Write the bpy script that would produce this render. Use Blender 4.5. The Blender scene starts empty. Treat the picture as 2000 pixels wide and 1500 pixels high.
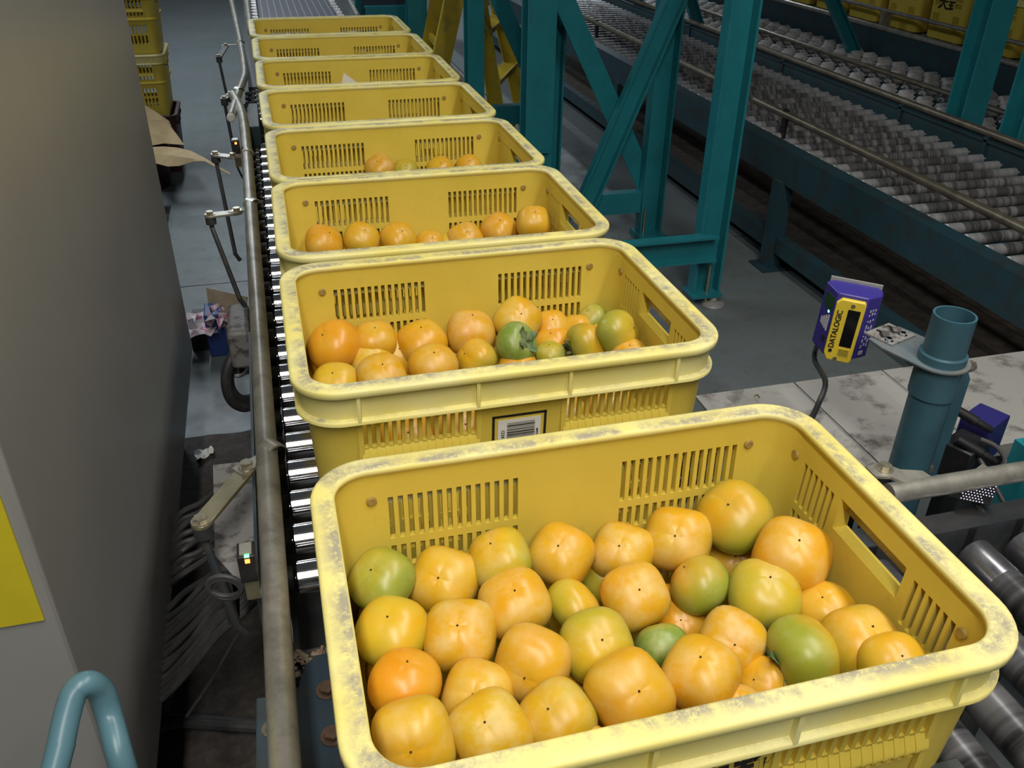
import bpy, math, random
from mathutils import Vector, Matrix

S = bpy.context.scene
COL = S.collection
random.seed(7)

# ------------------------------------------------------------------ camera
FPX = 1712.275
PITCH, YAW, ROLL = 0.54184, 0.27285, 0.01789
CAM = Vector((-0.25356, -0.51492, 1.49748))
_f = Vector((math.sin(YAW) * math.cos(PITCH), math.cos(YAW) * math.cos(PITCH), -math.sin(PITCH)))
_r0 = Vector((math.cos(YAW), -math.sin(YAW), 0))
_u0 = _r0.cross(_f)
_r = math.cos(ROLL) * _r0 + math.sin(ROLL) * _u0
_u = -math.sin(ROLL) * _r0 + math.cos(ROLL) * _u0
cam_d = bpy.data.cameras.new('camera')
cam = bpy.data.objects.new('camera', cam_d)
COL.objects.link(cam)
cam_d.sensor_width = 36
cam_d.lens = FPX / 2000 * 36
cam_d.clip_start = 0.02
cam_d.clip_end = 60
cam.matrix_world = Matrix(((_r.x, _u.x, -_f.x, CAM.x), (_r.y, _u.y, -_f.y, CAM.y), (_r.z, _u.z, -_f.z, CAM.z), (0, 0, 0, 1)))
S.camera = cam

# ------------------------------------------------------------------ world, lamps, exposure
S.view_settings.view_transform = 'Standard'
S.view_settings.look = 'None'
S.view_settings.gamma = 1
S.view_settings.exposure = 0.0
W = bpy.data.worlds.new('hall_ambient')
S.world = W
W.use_nodes = True
bg = W.node_tree.nodes['Background']
bg.inputs[0].default_value = (0.72, 0.78, 0.85, 1)
bg.inputs[1].default_value = 0.05


def lamp(name, loc, size, power, col, rot=(0, 0, 0)):
    d = bpy.data.lights.new(name, 'AREA')
    d.shape = 'RECTANGLE'
    d.size, d.size_y = size
    d.energy = power
    d.color = col
    o = bpy.data.objects.new(name, d)
    o.location = loc
    o.rotation_euler = rot
    COL.objects.link(o)
    return o


# fluorescent strip lamps hung from the hall's roof, running along the line
WARM, COOL = (1.0, 0.955, 0.87), (0.84, 0.93, 1.0)
lamp('strip_lamp', (-0.45, -1.5, 3.0), (0.16, 2.4), 68, WARM)
lamp('strip_lamp', (0.75, -0.1, 3.0), (0.16, 2.4), 46, WARM)
lamp('strip_lamp', (-1.7, 4.6, 3.3), (0.16, 2.4), 72, COOL)
lamp('strip_lamp', (-0.6, 7.4, 3.3), (0.16, 2.4), 60, COOL)
lamp('strip_lamp', (3.3, 8.8, 3.1), (0.16, 2.4), 90, COOL)

# ------------------------------------------------------------------ helpers


def _ray(x, y):
    return _r * ((x - 1000) / FPX) - _u * ((y - 750) / FPX) + _f


def pz(x, y, z):
    d = _ray(x, y)
    return CAM + d * ((z - CAM.z) / d.z)


def py(x, y, yy):
    d = _ray(x, y)
    return CAM + d * ((yy - CAM.y) / d.y)


def px(x, y, xx):
    d = _ray(x, y)
    return CAM + d * ((xx - CAM.x) / d.x)


def pd(x, y, dep):
    return CAM + _ray(x, y) * dep


ORG = {}


class MB:
    """collects quads and triangles; build() links them as one mesh object"""

    def __init__(self):
        self.v = []
        self.f = []

    def add(self, vs, fs):
        n = len(self.v)
        self.v += [tuple(p) for p in vs]
        self.f += [tuple(i + n for i in f) for f in fs]
        return self

    def box(self, c, s, rot=None):
        hx, hy, hz = s[0] / 2, s[1] / 2, s[2] / 2
        vs = [Vector((x, y, z)) for x in (-hx, hx) for y in (-hy, hy) for z in (-hz, hz)]
        if rot is not None:
            vs = [rot @ p for p in vs]
        c = Vector(c)
        return self.add([p + c for p in vs], [(0, 1, 3, 2), (4, 6, 7, 5), (0, 4, 5, 1), (2, 3, 7, 6), (0, 2, 6, 4), (1, 5, 7, 3)])

    def span(self, a, b):
        return self.box([(a[i] + b[i]) / 2 for i in range(3)], [abs(b[i] - a[i]) for i in range(3)])

    def cyl(self, a, b, r, n=16, r2=None, cap=True):
        a, b = Vector(a), Vector(b)
        r2 = r if r2 is None else r2
        d = (b - a).normalized()
        t = Vector((0, 0, 1)) if abs(d.z) < .9 else Vector((1, 0, 0))
        e1 = d.cross(t).normalized()
        e2 = d.cross(e1)
        vs = []
        for k in range(n):
            w = 2 * math.pi * k / n
            q = e1 * math.cos(w) + e2 * math.sin(w)
            vs += [a + q * r, b + q * r2]
        fs = [(2 * k, 2 * ((k + 1) % n), 2 * ((k + 1) % n) + 1, 2 * k + 1) for k in range(n)]
        if cap:
            fs += [tuple(2 * k for k in range(n))[::-1], tuple(2 * k + 1 for k in range(n))]
        return self.add(vs, fs)

    def lathe(self, a, axis, prof, n=20):
        """prof: list of (radius, distance along axis)"""
        a, d = Vector(a), Vector(axis).normalized()
        t = Vector((0, 0, 1)) if abs(d.z) < .9 else Vector((1, 0, 0))
        e1 = d.cross(t).normalized()
        e2 = d.cross(e1)
        vs = []
        for (r, h) in prof:
            for k in range(n):
                w = 2 * math.pi * k / n
                vs.append(a + d * h + (e1 * math.cos(w) + e2 * math.sin(w)) * max(r, 1e-5))
        fs = []
        for i in range(len(prof) - 1):
            for k in range(n):
                k2 = (k + 1) % n
                fs.append((i * n + k, i * n + k2, (i + 1) * n + k2, (i + 1) * n + k))
        fs.append(tuple(range(n))[::-1])
        fs.append(tuple((len(prof) - 1) * n + k for k in range(n)))
        return self.add(vs, fs)

    def tube(self, pts, r, n=10, smooth=0):
        pts = [Vector(p) for p in pts]
        if smooth:
            pts = spline(pts, smooth)
        m = len(pts)
        tan = []
        for i in range(m):
            tan.append((pts[min(i + 1, m - 1)] - pts[max(i - 1, 0)]).normalized())
        t = Vector((0, 0, 1)) if abs(tan[0].z) < .9 else Vector((1, 0, 0))
        e = tan[0].cross(t).normalized()
        vs = []
        for i in range(m):
            e = (e - tan[i] * e.dot(tan[i])).normalized()
            e2 = tan[i].cross(e)
            for k in range(n):
                w = 2 * math.pi * k / n
                vs.append(pts[i] + (e * math.cos(w) + e2 * math.sin(w)) * r)
        fs = []
        for i in range(m - 1):
            for k in range(n):
                k2 = (k + 1) % n
                fs.append((i * n + k, i * n + k2, (i + 1) * n + k2, (i + 1) * n + k))
        fs += [tuple(range(n))[::-1], tuple((m - 1) * n + k for k in range(n))]
        return self.add(vs, fs)

    def prism(self, poly, h0, h1, M=None):
        """poly in local xy, extruded along local z from h0 to h1, then moved by matrix M"""
        n = len(poly)
        vs = [Vector((p[0], p[1], h)) for h in (h0, h1) for p in poly]
        if M is not None:
            vs = [M @ p for p in vs]
        fs = [tuple(range(n))[::-1], tuple(range(n, 2 * n))] + [(i, (i + 1) % n, n + (i + 1) % n, n + i) for i in range(n)]
        return self.add(vs, fs)

    def mesh(self, name, mat, angle=35, org=Vector((0, 0, 0))):
        me = bpy.data.meshes.new(name)
        me.from_pydata([tuple(Vector(p) - org) for p in self.v], [], self.f)
        me.materials.append(mat)
        fix_normals(me)
        me.shade_smooth()
        me.set_sharp_from_angle(angle=math.radians(angle))
        me.update()
        return me

    def build(self, name, mat, parent=None, bevel=0, angle=35, org=None):
        if org is None:
            org = ORG.get(parent, Vector((0, 0, 0))) if parent else Vector((0, 0, 0))
        o = bpy.data.objects.new(name, self.mesh(name, mat, angle, org))
        COL.objects.link(o)
        if parent:
            o.parent = parent
            ORG[o] = org
        else:
            o.location = org
        if bevel:
            b = o.modifiers.new('bevel', 'BEVEL')
            b.width = bevel
            b.segments = 2
            b.limit_method = 'ANGLE'
        return o


def fix_normals(me):
    import bmesh
    bm = bmesh.new()
    bm.from_mesh(me)
    bmesh.ops.recalc_face_normals(bm, faces=bm.faces)
    bm.to_mesh(me)
    bm.free()


def spline(pts, k):
    out = []
    n = len(pts)
    for i in range(n - 1):
        p0, p1, p2, p3 = pts[max(i - 1, 0)], pts[i], pts[i + 1], pts[min(i + 2, n - 1)]
        for j in range(k):
            t = j / k
            out.append(0.5 * ((2 * p1) + (p2 - p0) * t + (2 * p0 - 5 * p1 + 4 * p2 - p3) * t * t + (3 * p1 - p0 - 3 * p2 + p3) * t ** 3))
    out.append(pts[-1])
    return out


def tag(o, label, cat, group=None):
    o['label'] = label
    o['category'] = cat
    if group:
        o['group'] = group
    return o


def thing(name, label, cat, loc=(0, 0, 0), group=None):
    o = bpy.data.objects.new(name, None)
    o.empty_display_size = .05
    COL.objects.link(o)
    o.location = loc
    ORG[o] = Vector(loc)
    return tag(o, label, cat, group)


def inst(me, name, parent=None, loc=(0, 0, 0), rot=(0, 0, 0), scale=(1, 1, 1)):
    o = bpy.data.objects.new(name, me)
    COL.objects.link(o)
    o.location = loc
    o.rotation_euler = rot
    o.scale = scale
    if parent:
        o.parent = parent
    return o


def struct(o):
    o['kind'] = 'structure'
    return o


def text_mesh(body, size, name, mat, M, depth=.0003, parent=None, bold=0.0):
    cu = bpy.data.curves.new('t', 'FONT')
    cu.body = body
    cu.size = size
    cu.extrude = depth
    cu.offset = bold
    cu.align_x = 'CENTER'
    cu.align_y = 'CENTER'
    cu.resolution_u = 3
    to = bpy.data.objects.new('t', cu)
    COL.objects.link(to)
    dg = bpy.context.evaluated_depsgraph_get()
    me = bpy.data.meshes.new_from_object(to.evaluated_get(dg))
    bpy.data.objects.remove(to)
    bpy.data.curves.remove(cu)
    me.name = name
    me.transform(M)
    if parent:
        me.transform(Matrix.Translation(-ORG.get(parent, Vector((0, 0, 0)))))
    me.materials.clear()
    me.materials.append(mat)
    o = bpy.data.objects.new(name, me)
    COL.objects.link(o)
    if parent:
        o.parent = parent
    return o


def frame_matrix(ex, ey, ez, o):
    return Matrix(((ex.x, ey.x, ez.x, o.x), (ex.y, ey.y, ez.y, o.y), (ex.z, ey.z, ez.z, o.z), (0, 0, 0, 1)))


# ------------------------------------------------------------------ materials
class NT:
    def __init__(self, name):
        self.m = bpy.data.materials.new(name)
        self.m.use_nodes = True
        self.t = self.m.node_tree
        self.b = self.t.nodes['Principled BSDF']

    def n(self, typ, **kw):
        nd = self.t.nodes.new('ShaderNode' + typ)
        for k, v in kw.items():
            if isinstance(v, tuple) and k.startswith('i'):
                nd.inputs[int(k[1:])].default_value = v
            elif k.startswith('i') and k[1:].isdigit():
                nd.inputs[int(k[1:])].default_value = v
            else:
                setattr(nd, k, v)
        return nd

    def l(self, a, b):
        self.t.links.new(a, b)

    def coords(self, scale=(1, 1, 1), kind='Object', offset_random=False):
        tc = self.n('TexCoord')
        mp = self.n('Mapping')
        mp.inputs['Scale'].default_value = scale
        self.l(tc.outputs[kind], mp.inputs['Vector'])
        if offset_random:
            oi = self.n('ObjectInfo')
            mu = self.n('Math', operation='MULTIPLY')
            mu.inputs[1].default_value = 37.0
            self.l(oi.outputs['Random'], mu.inputs[0])
            self.l(mu.outputs[0], mp.inputs['Location'])
        return mp.outputs['Vector']

    def noise(self, vec, scale, detail=4, rough=.6):
        t = self.n('TexNoise')
        t.inputs['Scale'].default_value = scale
        t.inputs['Detail'].default_value = detail
        t.inputs['Roughness'].default_value = rough
        self.l(vec, t.inputs['Vector'])
        return t.outputs['Fac']

    def ramp(self, fac, a, b, c0=(0, 0, 0, 1), c1=(1, 1, 1, 1)):
        r = self.n('ValToRGB')
        r.color_ramp.elements[0].position = a
        r.color_ramp.elements[1].position = b
        r.color_ramp.elements[0].color = c0
        r.color_ramp.elements[1].color = c1
        self.l(fac, r.inputs['Fac'])
        return r.outputs['Color']

    def mix(self, fac, a, b):
        m = self.n('Mix', data_type='RGBA')
        for s, v in ((m.inputs[0], fac), (m.inputs[6], a), (m.inputs[7], b)):
            if isinstance(v, (tuple, list)):
                s.default_value = (*v[:3], 1)
            elif isinstance(v, (int, float)):
                s.default_value = v
            else:
                self.l(v, s)
        return m.outputs[2]

    def math(self, op, a, b):
        m = self.n('Math', operation=op)
        for i, v in enumerate((a, b)):
            if isinstance(v, (int, float)):
                m.inputs[i].default_value = v
            else:
                self.l(v, m.inputs[i])
        return m.outputs[0]

    def bump(self, h, strength=.2, dist=.002):
        b = self.n('Bump')
        b.inputs['Strength'].default_value = strength
        b.inputs['Distance'].default_value = dist
        self.l(h, b.inputs['Height'])
        self.l(b.outputs['Normal'], self.b.inputs['Normal'])

    def col(self, c):
        if isinstance(c, tuple):
            self.b.inputs['Base Color'].default_value = (*c[:3], 1)
        else:
            self.l(c, self.b.inputs['Base Color'])

    def done(self, rough=.5, metal=0.0, spec=.5):
        self.b.inputs['Roughness'].default_value = rough
        self.b.inputs['Metallic'].default_value = metal
        self.b.inputs['Specular IOR Level'].default_value = spec
        return self.m


def worn(name, base, spot, scale=8, lo=.5, hi=.7, rough=.5, metal=0.0, bump=0.0, kind='Object', stretch=(1, 1, 1), spec=.5, detail=6):
    t = NT(name)
    v = t.coords(stretch, kind)
    n = t.noise(v, scale, detail, .65)
    t.col(t.mix(t.ramp(n, lo, hi), base, spot))
    if bump:
        t.bump(n, bump)
    return t.done(rough, metal, spec)


def glow(name, col, power):
    t = NT(name)
    t.col((0, 0, 0))
    t.b.inputs['Emission Color'].default_value = (*col, 1)
    t.b.inputs['Emission Strength'].default_value = power
    return t.done(.4)


def crate_mat():
    t = NT('yellow_crate_plastic')
    v = t.coords((1, 1, 1), offset_random=True)
    n1 = t.noise(v, 9, 3)
    n2 = t.noise(v, 60, 5, .7)
    base = t.mix(t.ramp(n1, .35, .7), (.68, .525, .080), (.63, .48, .065))
    t.col(t.mix(t.math('MULTIPLY', t.ramp(n2, .58, .78), .35), base, (.42, .31, .10)))
    t.b.inputs['Subsurface Weight'].default_value = 0.0
    return t.done(.42, 0, .4)


def rim_mat():
    t = NT('scuffed_crate_rim')
    v = t.coords((1, 1, 1), offset_random=True)
    n1 = t.noise(v, 26, 6, .7)
    n2 = t.noise(v, 140, 5, .75)
    n3 = t.noise(v, 7, 2)
    base = t.mix(t.ramp(n3, .35, .65), (.77, .67, .18), (.79, .73, .33))
    # scuffs lie on the upward-facing top of the rim only, where crates are stacked
    g = t.n('NewGeometry')
    sx = t.n('SeparateXYZ')
    t.l(g.outputs['Normal'], sx.inputs[0])
    up = t.ramp(sx.outputs['Z'], .6, .9)
    # rubbed hardest along the inner half of the rim, where the next crate's foot sits
    tc = t.n('TexCoord')
    ab = t.n('VectorMath', operation='ABSOLUTE')
    t.l(tc.outputs['Object'], ab.inputs[0])
    sa = t.n('SeparateXYZ')
    t.l(ab.outputs[0], sa.inputs[0])
    ins = t.math('MINIMUM', t.math('SUBTRACT', .26, sa.outputs['X']), t.math('SUBTRACT', .1825, sa.outputs['Y']))
    inner = t.ramp(t.math('MULTIPLY', ins, 20.0), .10, .30, (.25, .25, .25, 1), (1, 1, 1, 1))
    m = t.math('MULTIPLY', t.ramp(n1, .39, .57), t.ramp(n2, .30, .50))
    m = t.math('MULTIPLY', t.math('MULTIPLY', t.math('MULTIPLY', m, inner), up), .85)
    t.col(t.mix(m, base, (.27, .245, .21)))
    return t.done(.48, 0, .4)


def persimmon_mat():
    t = NT('persimmon_skin')
    oi = t.n('ObjectInfo')
    sc = t.n('SeparateColor')
    t.l(oi.outputs['Color'], sc.inputs[0])
    G, O, B = sc.outputs[0], sc.outputs[1], sc.outputs[2]
    v = t.coords((1, 1, 1), offset_random=True)
    n1 = t.noise(v, 22, 3, .5)
    n2 = t.noise(v, 45, 5, .65)
    n3 = t.noise(v, 110, 4, .7)
    tc = t.n('TexCoord')
    sx = t.n('SeparateXYZ')
    t.l(tc.outputs['Object'], sx.inputs[0])
    low = t.math('MULTIPLY', sx.outputs['Z'], -20.0)
    O = t.math('MULTIPLY', O, .75)
    base = t.mix(O, (.60, .375, .010), (.66, .225, .007))
    base = t.mix(t.ramp(n1, .35, .7), base, t.mix(O, (.57, .43, .03), (.66, .31, .02)))
    gm = t.math('ADD', t.math('ADD', t.math('MULTIPLY', G, 1.35), t.math('MULTIPLY', t.math('SUBTRACT', n1, .5), .9)), low)
    gm = t.math('MULTIPLY', t.ramp(gm, .15, .95), t.math('MINIMUM', t.math('MULTIPLY', G, 2.2), 1.0))
    base = t.mix(gm, base, t.mix(t.math('MULTIPLY', G, G), (.36, .34, .02), (.17, .26, .04)))
    # waxy bloom
    bm = t.math('MULTIPLY', t.ramp(n2, .42, .68), B)
    base = t.mix(t.math('MULTIPLY', bm, .46), base, (.64, .57, .33))
    # small dark specks
    sp = t.math('MULTIPLY', t.ramp(n3, .73, .78), .35)
    t.col(t.mix(sp, base, (.18, .09, .02)))
    r = t.math('ADD', t.math('MULTIPLY', bm, .22), .33)
    t.l(r, t.b.inputs['Roughness'])
    t.bump(n2, .06, .002)
    t.b.inputs['Metallic'].default_value = 0
    t.b.inputs['Specular IOR Level'].default_value = .45
    return t.m


def banded_roller(name, c0, c1, freq, rough, metal, axis, lo=.42, hi=.62):
    """steel roller worn in rings around its axis"""
    t = NT(name)
    s = [.0, .0, .0]
    s[axis] = 1
    v = t.coords(tuple(s), offset_random=True)
    n = t.noise(v, freq, 4, .7)
    n2 = t.noise(t.coords((1, 1, 1)), 40, 3)
    t.col(t.mix(t.math('MULTIPLY', t.ramp(n2, .5, .75), .35), t.mix(t.ramp(n, lo, hi), c0, c1), (.10, .09, .085)))
    return t.done(rough, metal)


M_CRATE = crate_mat()
M_RIM = rim_mat()
M_FRUIT = persimmon_mat()
M_TIP = NT('dry_blossom_tip'); M_TIP.col((.05, .025, .01)); M_TIP = M_TIP.done(.8)
M_CALYX = worn('green_calyx', (.07, .13, .04), (.16, .20, .09), 60, .4, .6, .7)
M_CHROME = NT('chrome_roller'); M_CHROME.col((.86, .86, .88)); M_CHROME = M_CHROME.done(.12, 1)
M_GALV = worn('galvanised_pipe', (.47, .455, .40), (.30, .285, .25), 24, .42, .66, .40, .65)
M_BROWNPIPE = worn('brown_steel_pipe', (.20, .175, .125), (.12, .10, .075), 14, .4, .65, .4, .5)
M_ZINC = worn('zinc_yellow_steel', (.47, .43, .28), (.34, .30, .20), 30, .4, .7, .36, .8)
M_BOLT = worn('bolt_steel', (.50, .46, .36), (.25, .20, .14), 90, .5, .7, .38, .85)
M_BLACK = worn('black_plastic', (.012, .012, .014), (.03, .028, .026), 20, .5, .7, .45)
M_RUBBER = worn('grey_cable_sheath', (.040, .040, .043), (.065, .062, .060), 25, .45, .7, .55)
M_TEAL = worn('teal_paint', (.018, .205, .245), (.015, .165, .20), 7, .4, .7, .33)
M_DTEAL = worn('dirty_teal_paint', (.016, .052, .068), (.028, .032, .034), 12, .45, .68, .5)
M_BLUE = worn('blue_grey_paint', (.042, .115, .155), (.035, .09, .12), 16, .45, .7, .42)
M_HOOP = worn('pale_blue_paint', (.085, .185, .23), (.075, .155, .195), 16, .5, .75, .36)
M_FRAME = worn('dark_steel_frame', (.035, .042, .048), (.075, .065, .055), 18, .45, .7, .55, .2)
M_DUSTB = worn('dusty_blue_plate', (.11, .145, .165), (.19, .18, .17), 14, .4, .65, .6)
M_NAVY = worn('navy_painted_steel', (.012, .028, .045), (.04, .032, .028), 22, .55, .75, .5)
M_NAVYB = worn('slate_blue_steel', (.050, .078, .098), (.05, .05, .05), 20, .45, .7, .5)
M_LADDER = worn('yellow_ladder_paint', (.50, .36, .02), (.22, .17, .05), 9, .5, .75, .45)
M_SHEET = worn('dirty_grey_sheet_metal', (.34, .335, .32), (.10, .09, .085), 16, .52, .70, .42, .1)
M_TRAY = worn('speckled_grey_sheet', (.26, .25, .245), (.09, .078, .072), 38, .50, .62, .55, .1)


def worn_roller():
    t = NT('worn_steel_roller')
    tc = t.n('TexCoord')
    sx = t.n('SeparateXYZ')
    t.l(tc.outputs['Object'], sx.inputs[0])
    ax = t.math('ABSOLUTE', sx.outputs['X'], 0)
    mid = t.ramp(t.math('MULTIPLY', ax, 2.0), .44, .56, (1, 1, 1, 1), (0, 0, 0, 1))
    oi = t.n('ObjectInfo')
    cx = t.n('CombineXYZ')
    t.l(sx.outputs['X'], cx.inputs[0])
    t.l(t.math('MULTIPLY', oi.outputs['Random'], .35), cx.inputs[1])
    n = t.noise(cx.outputs[0], 38, 4, .7)
    rings = t.mix(t.ramp(n, .44, .62), (.13, .125, .125), (.42, .41, .41))
    ends = t.mix(t.ramp(n, .35, .60), (.34, .34, .35), (.55, .55, .56))
    t.col(t.mix(mid, ends, rings))
    return t.done(.34, .45)


M_ROLL1 = worn_roller()
M_ROLL2 = banded_roller('pale_steel_wheel', (.72, .70, .70), (.40, .38, .38), 14, .42, .2, 0)
M_RUBROLL = banded_roller('rubber_coated_roller', (.022, .022, .025), (.16, .16, .17), 17, .33, .35, 1)
M_SLATE = worn('dark_green_plate', (.030, .038, .034), (.06, .055, .045), 30, .5, .75, .45)
M_KRAFT = worn('kraft_paper', (.50, .37, .20), (.43, .31, .16), 10, .4, .6, .8)
M_CARD = worn('cardboard', (.42, .33, .22), (.34, .26, .17), 12, .4, .6, .85)
M_WHITE = NT('white_paper'); M_WHITE.col((.75, .74, .70)); M_WHITE = M_WHITE.done(.7)
M_PINK = worn('pink_white_film', (.62, .55, .56), (.48, .12, .22), 30, .5, .58, .35)
M_BOXBLUE = NT('blue_plastic_box'); M_BOXBLUE.col((.015, .04, .18)); M_BOXBLUE = M_BOXBLUE.done(.4)
M_REDCRATE = worn('red_brown_crate_plastic', (.055, .018, .012), (.04, .014, .01), 12, .4, .7, .5)
M_SCAN = NT('scanner_blue'); M_SCAN.col((.045, .035, .26)); M_SCAN = M_SCAN.done(.38)
M_SCAND = NT('scanner_dark_blue'); M_SCAND.col((.02, .018, .13)); M_SCAND = M_SCAND.done(.45)
M_SCANY = NT('scanner_yellow'); M_SCANY.col((.74, .56, .05)); M_SCANY = M_SCANY.done(.4)
M_GLASS = NT('dark_window_glass'); M_GLASS.col((.008, .008, .01)); M_GLASS = M_GLASS.done(.08)
M_INK = NT('black_ink'); M_INK.col((.012, .010, .010)); M_INK = M_INK.done(.6)
M_PRINT = NT('white_print'); M_PRINT.col((.55, .55, .62)); M_PRINT = M_PRINT.done(.6)
M_GREENLCD = NT('green_display'); M_GREENLCD.col((.02, .07, .025)); M_GREENLCD = M_GREENLCD.done(.3)
M_LEDG = glow('green_led', (.1, 1, .3), 6)
M_LEDR = glow('orange_led', (1, .16, .03), 6)
M_LEDW = glow('white_led', (.80, .74, 1), 2.6)
M_YPANEL = worn('yellow_sign_paint', (.60, .50, .015), (.54, .45, .012), 9, .4, .7, .5)


def panel_mat():
    t = NT('grey_machine_panel')
    v = t.coords((1, 1, 1))
    n = t.noise(v, 3, 4)
    vs = t.coords((6, 6, .7))
    s = t.noise(vs, 14, 5, .75)
    base = t.mix(t.ramp(n, .35, .65), (.325, .320, .305), (.30, .297, .285))
    base = t.mix(t.math('MULTIPLY', t.ramp(s, .68, .76), .45), base, (.12, .105, .09))
    v3 = t.coords((1, 1, 1))
    d = t.noise(v3, 55, 3)
    t.col(t.mix(t.math('MULTIPLY', t.ramp(d, .74, .78), .6), base, (.06, .05, .045)))
    return t.done(.34, .15, .5)


def floor_mat():
    t = NT('worn_green_grey_concrete')
    v = t.coords((1, 1, 1))
    n1 = t.noise(v, 1.4, 6, .6)
    n2 = t.noise(v, 9, 8, .7)
    n3 = t.noise(t.coords((3, 1, 1)), 16, 5, .7)
    base = t.mix(t.ramp(n1, .35, .7), (.135, .165, .165), (.165, .180, .190))
    base = t.mix(t.math('MULTIPLY', t.ramp(n2, .5, .75), .5), base, (.085, .085, .08))
    t.col(t.mix(t.math('MULTIPLY', t.ramp(n3, .62, .74), .6), base, (.05, .05, .048)))
    t.bump(n2, .1, .003)
    r = t.ramp(n2, .3, .7, (.34, .34, .34, 1), (.6, .6, .6, 1))
    t.l(r, t.b.inputs['Roughness'])
    return t.m


def belt_mat():
    t = NT('grey_belt')
    v = t.coords((1, 1, 1))
    w = t.n('TexWave')
    w.bands_direction = 'X'
    w.inputs['Scale'].default_value = 8.0
    w.inputs['Distortion'].default_value = .4
    t.l(v, w.inputs['Vector'])
    t.col(t.mix(t.ramp(w.outputs['Fac'], .9, .97), (.085, .09, .105), (.20, .21, .23)))
    return t.done(.5)


M_PANEL = panel_mat()
M_FLOOR = floor_mat()
M_BELT = belt_mat()

# ------------------------------------------------------------------ floor
flo = struct(MB().span((-6, -3, -.06), (9, 14, -.006)).build('floor', M_FLOOR))
xs_ = [-6, 0, 9]
ys_ = [-3, 2.92, 8.1, 14]
for i in range(2):
    for j in range(3):
        MB().span((xs_[i] + .003, ys_[j] + .003, -.02), (xs_[i + 1] - .003, ys_[j + 1] - .003, 0)).build('slab', M_FLOOR, flo)

# ------------------------------------------------------------------ crates
CL, CW, CR, CH = .26, .1825, .055, .305
CX, CY = CL - CR, CW - CR


def path_points(coarse=False):
    """closed path round the crate: ('side', k, t) or ('corner', k, angle)"""
    grp_l = []
    for k in range(8 if coarse else 14):
        c = .0600 + k * .0176 if coarse else .0585 + k * .0097
        hw = .0052 if coarse else .0026
        grp_l += [c - hw, c + hw]
    tl = sorted([-t for t in grp_l] + grp_l + [-CX, 0, CX])
    grp_s = []
    for k in range(6):
        c = .0645 + k * .0096
        grp_s += [c - .0029, c + .0029]
    ts = sorted([-t for t in grp_s] + grp_s + [-CY, -.05, 0, .05, CY])
    P = []
    for k in range(4):
        tt = tl if k % 2 == 0 else ts
        P += [('side', k, t) for t in tt]
        P += [('corner', k, a * math.pi / 2 / 7) for a in range(1, 7)]
    return P


SIDE = [(Vector((1, 0)), Vector((0, -1))), (Vector((0, 1)), Vector((1, 0))), (Vector((-1, 0)), Vector((0, 1))), (Vector((0, -1)), Vector((-1, 0)))]
CORN = [(CX, -CY), (CX, CY), (-CX, CY), (-CX, -CY)]


def cpos(p, inset, z):
    if p[0] == 'side':
        d, n = SIDE[p[1]]
        ext = (CW if p[1] % 2 == 0 else CL) - inset
        q = d * p[2] + n * ext
        return (q.x, q.y, z)
    d, n = SIDE[p[1]]
    c = Vector(CORN[p[1]])
    r = CR - inset
    q = c + (n * math.cos(p[2]) + d * math.sin(p[2])) * r
    return (q.x, q.y, z)


def wall_out(z):
    return .0112 + (-z) / CH * .016


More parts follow.
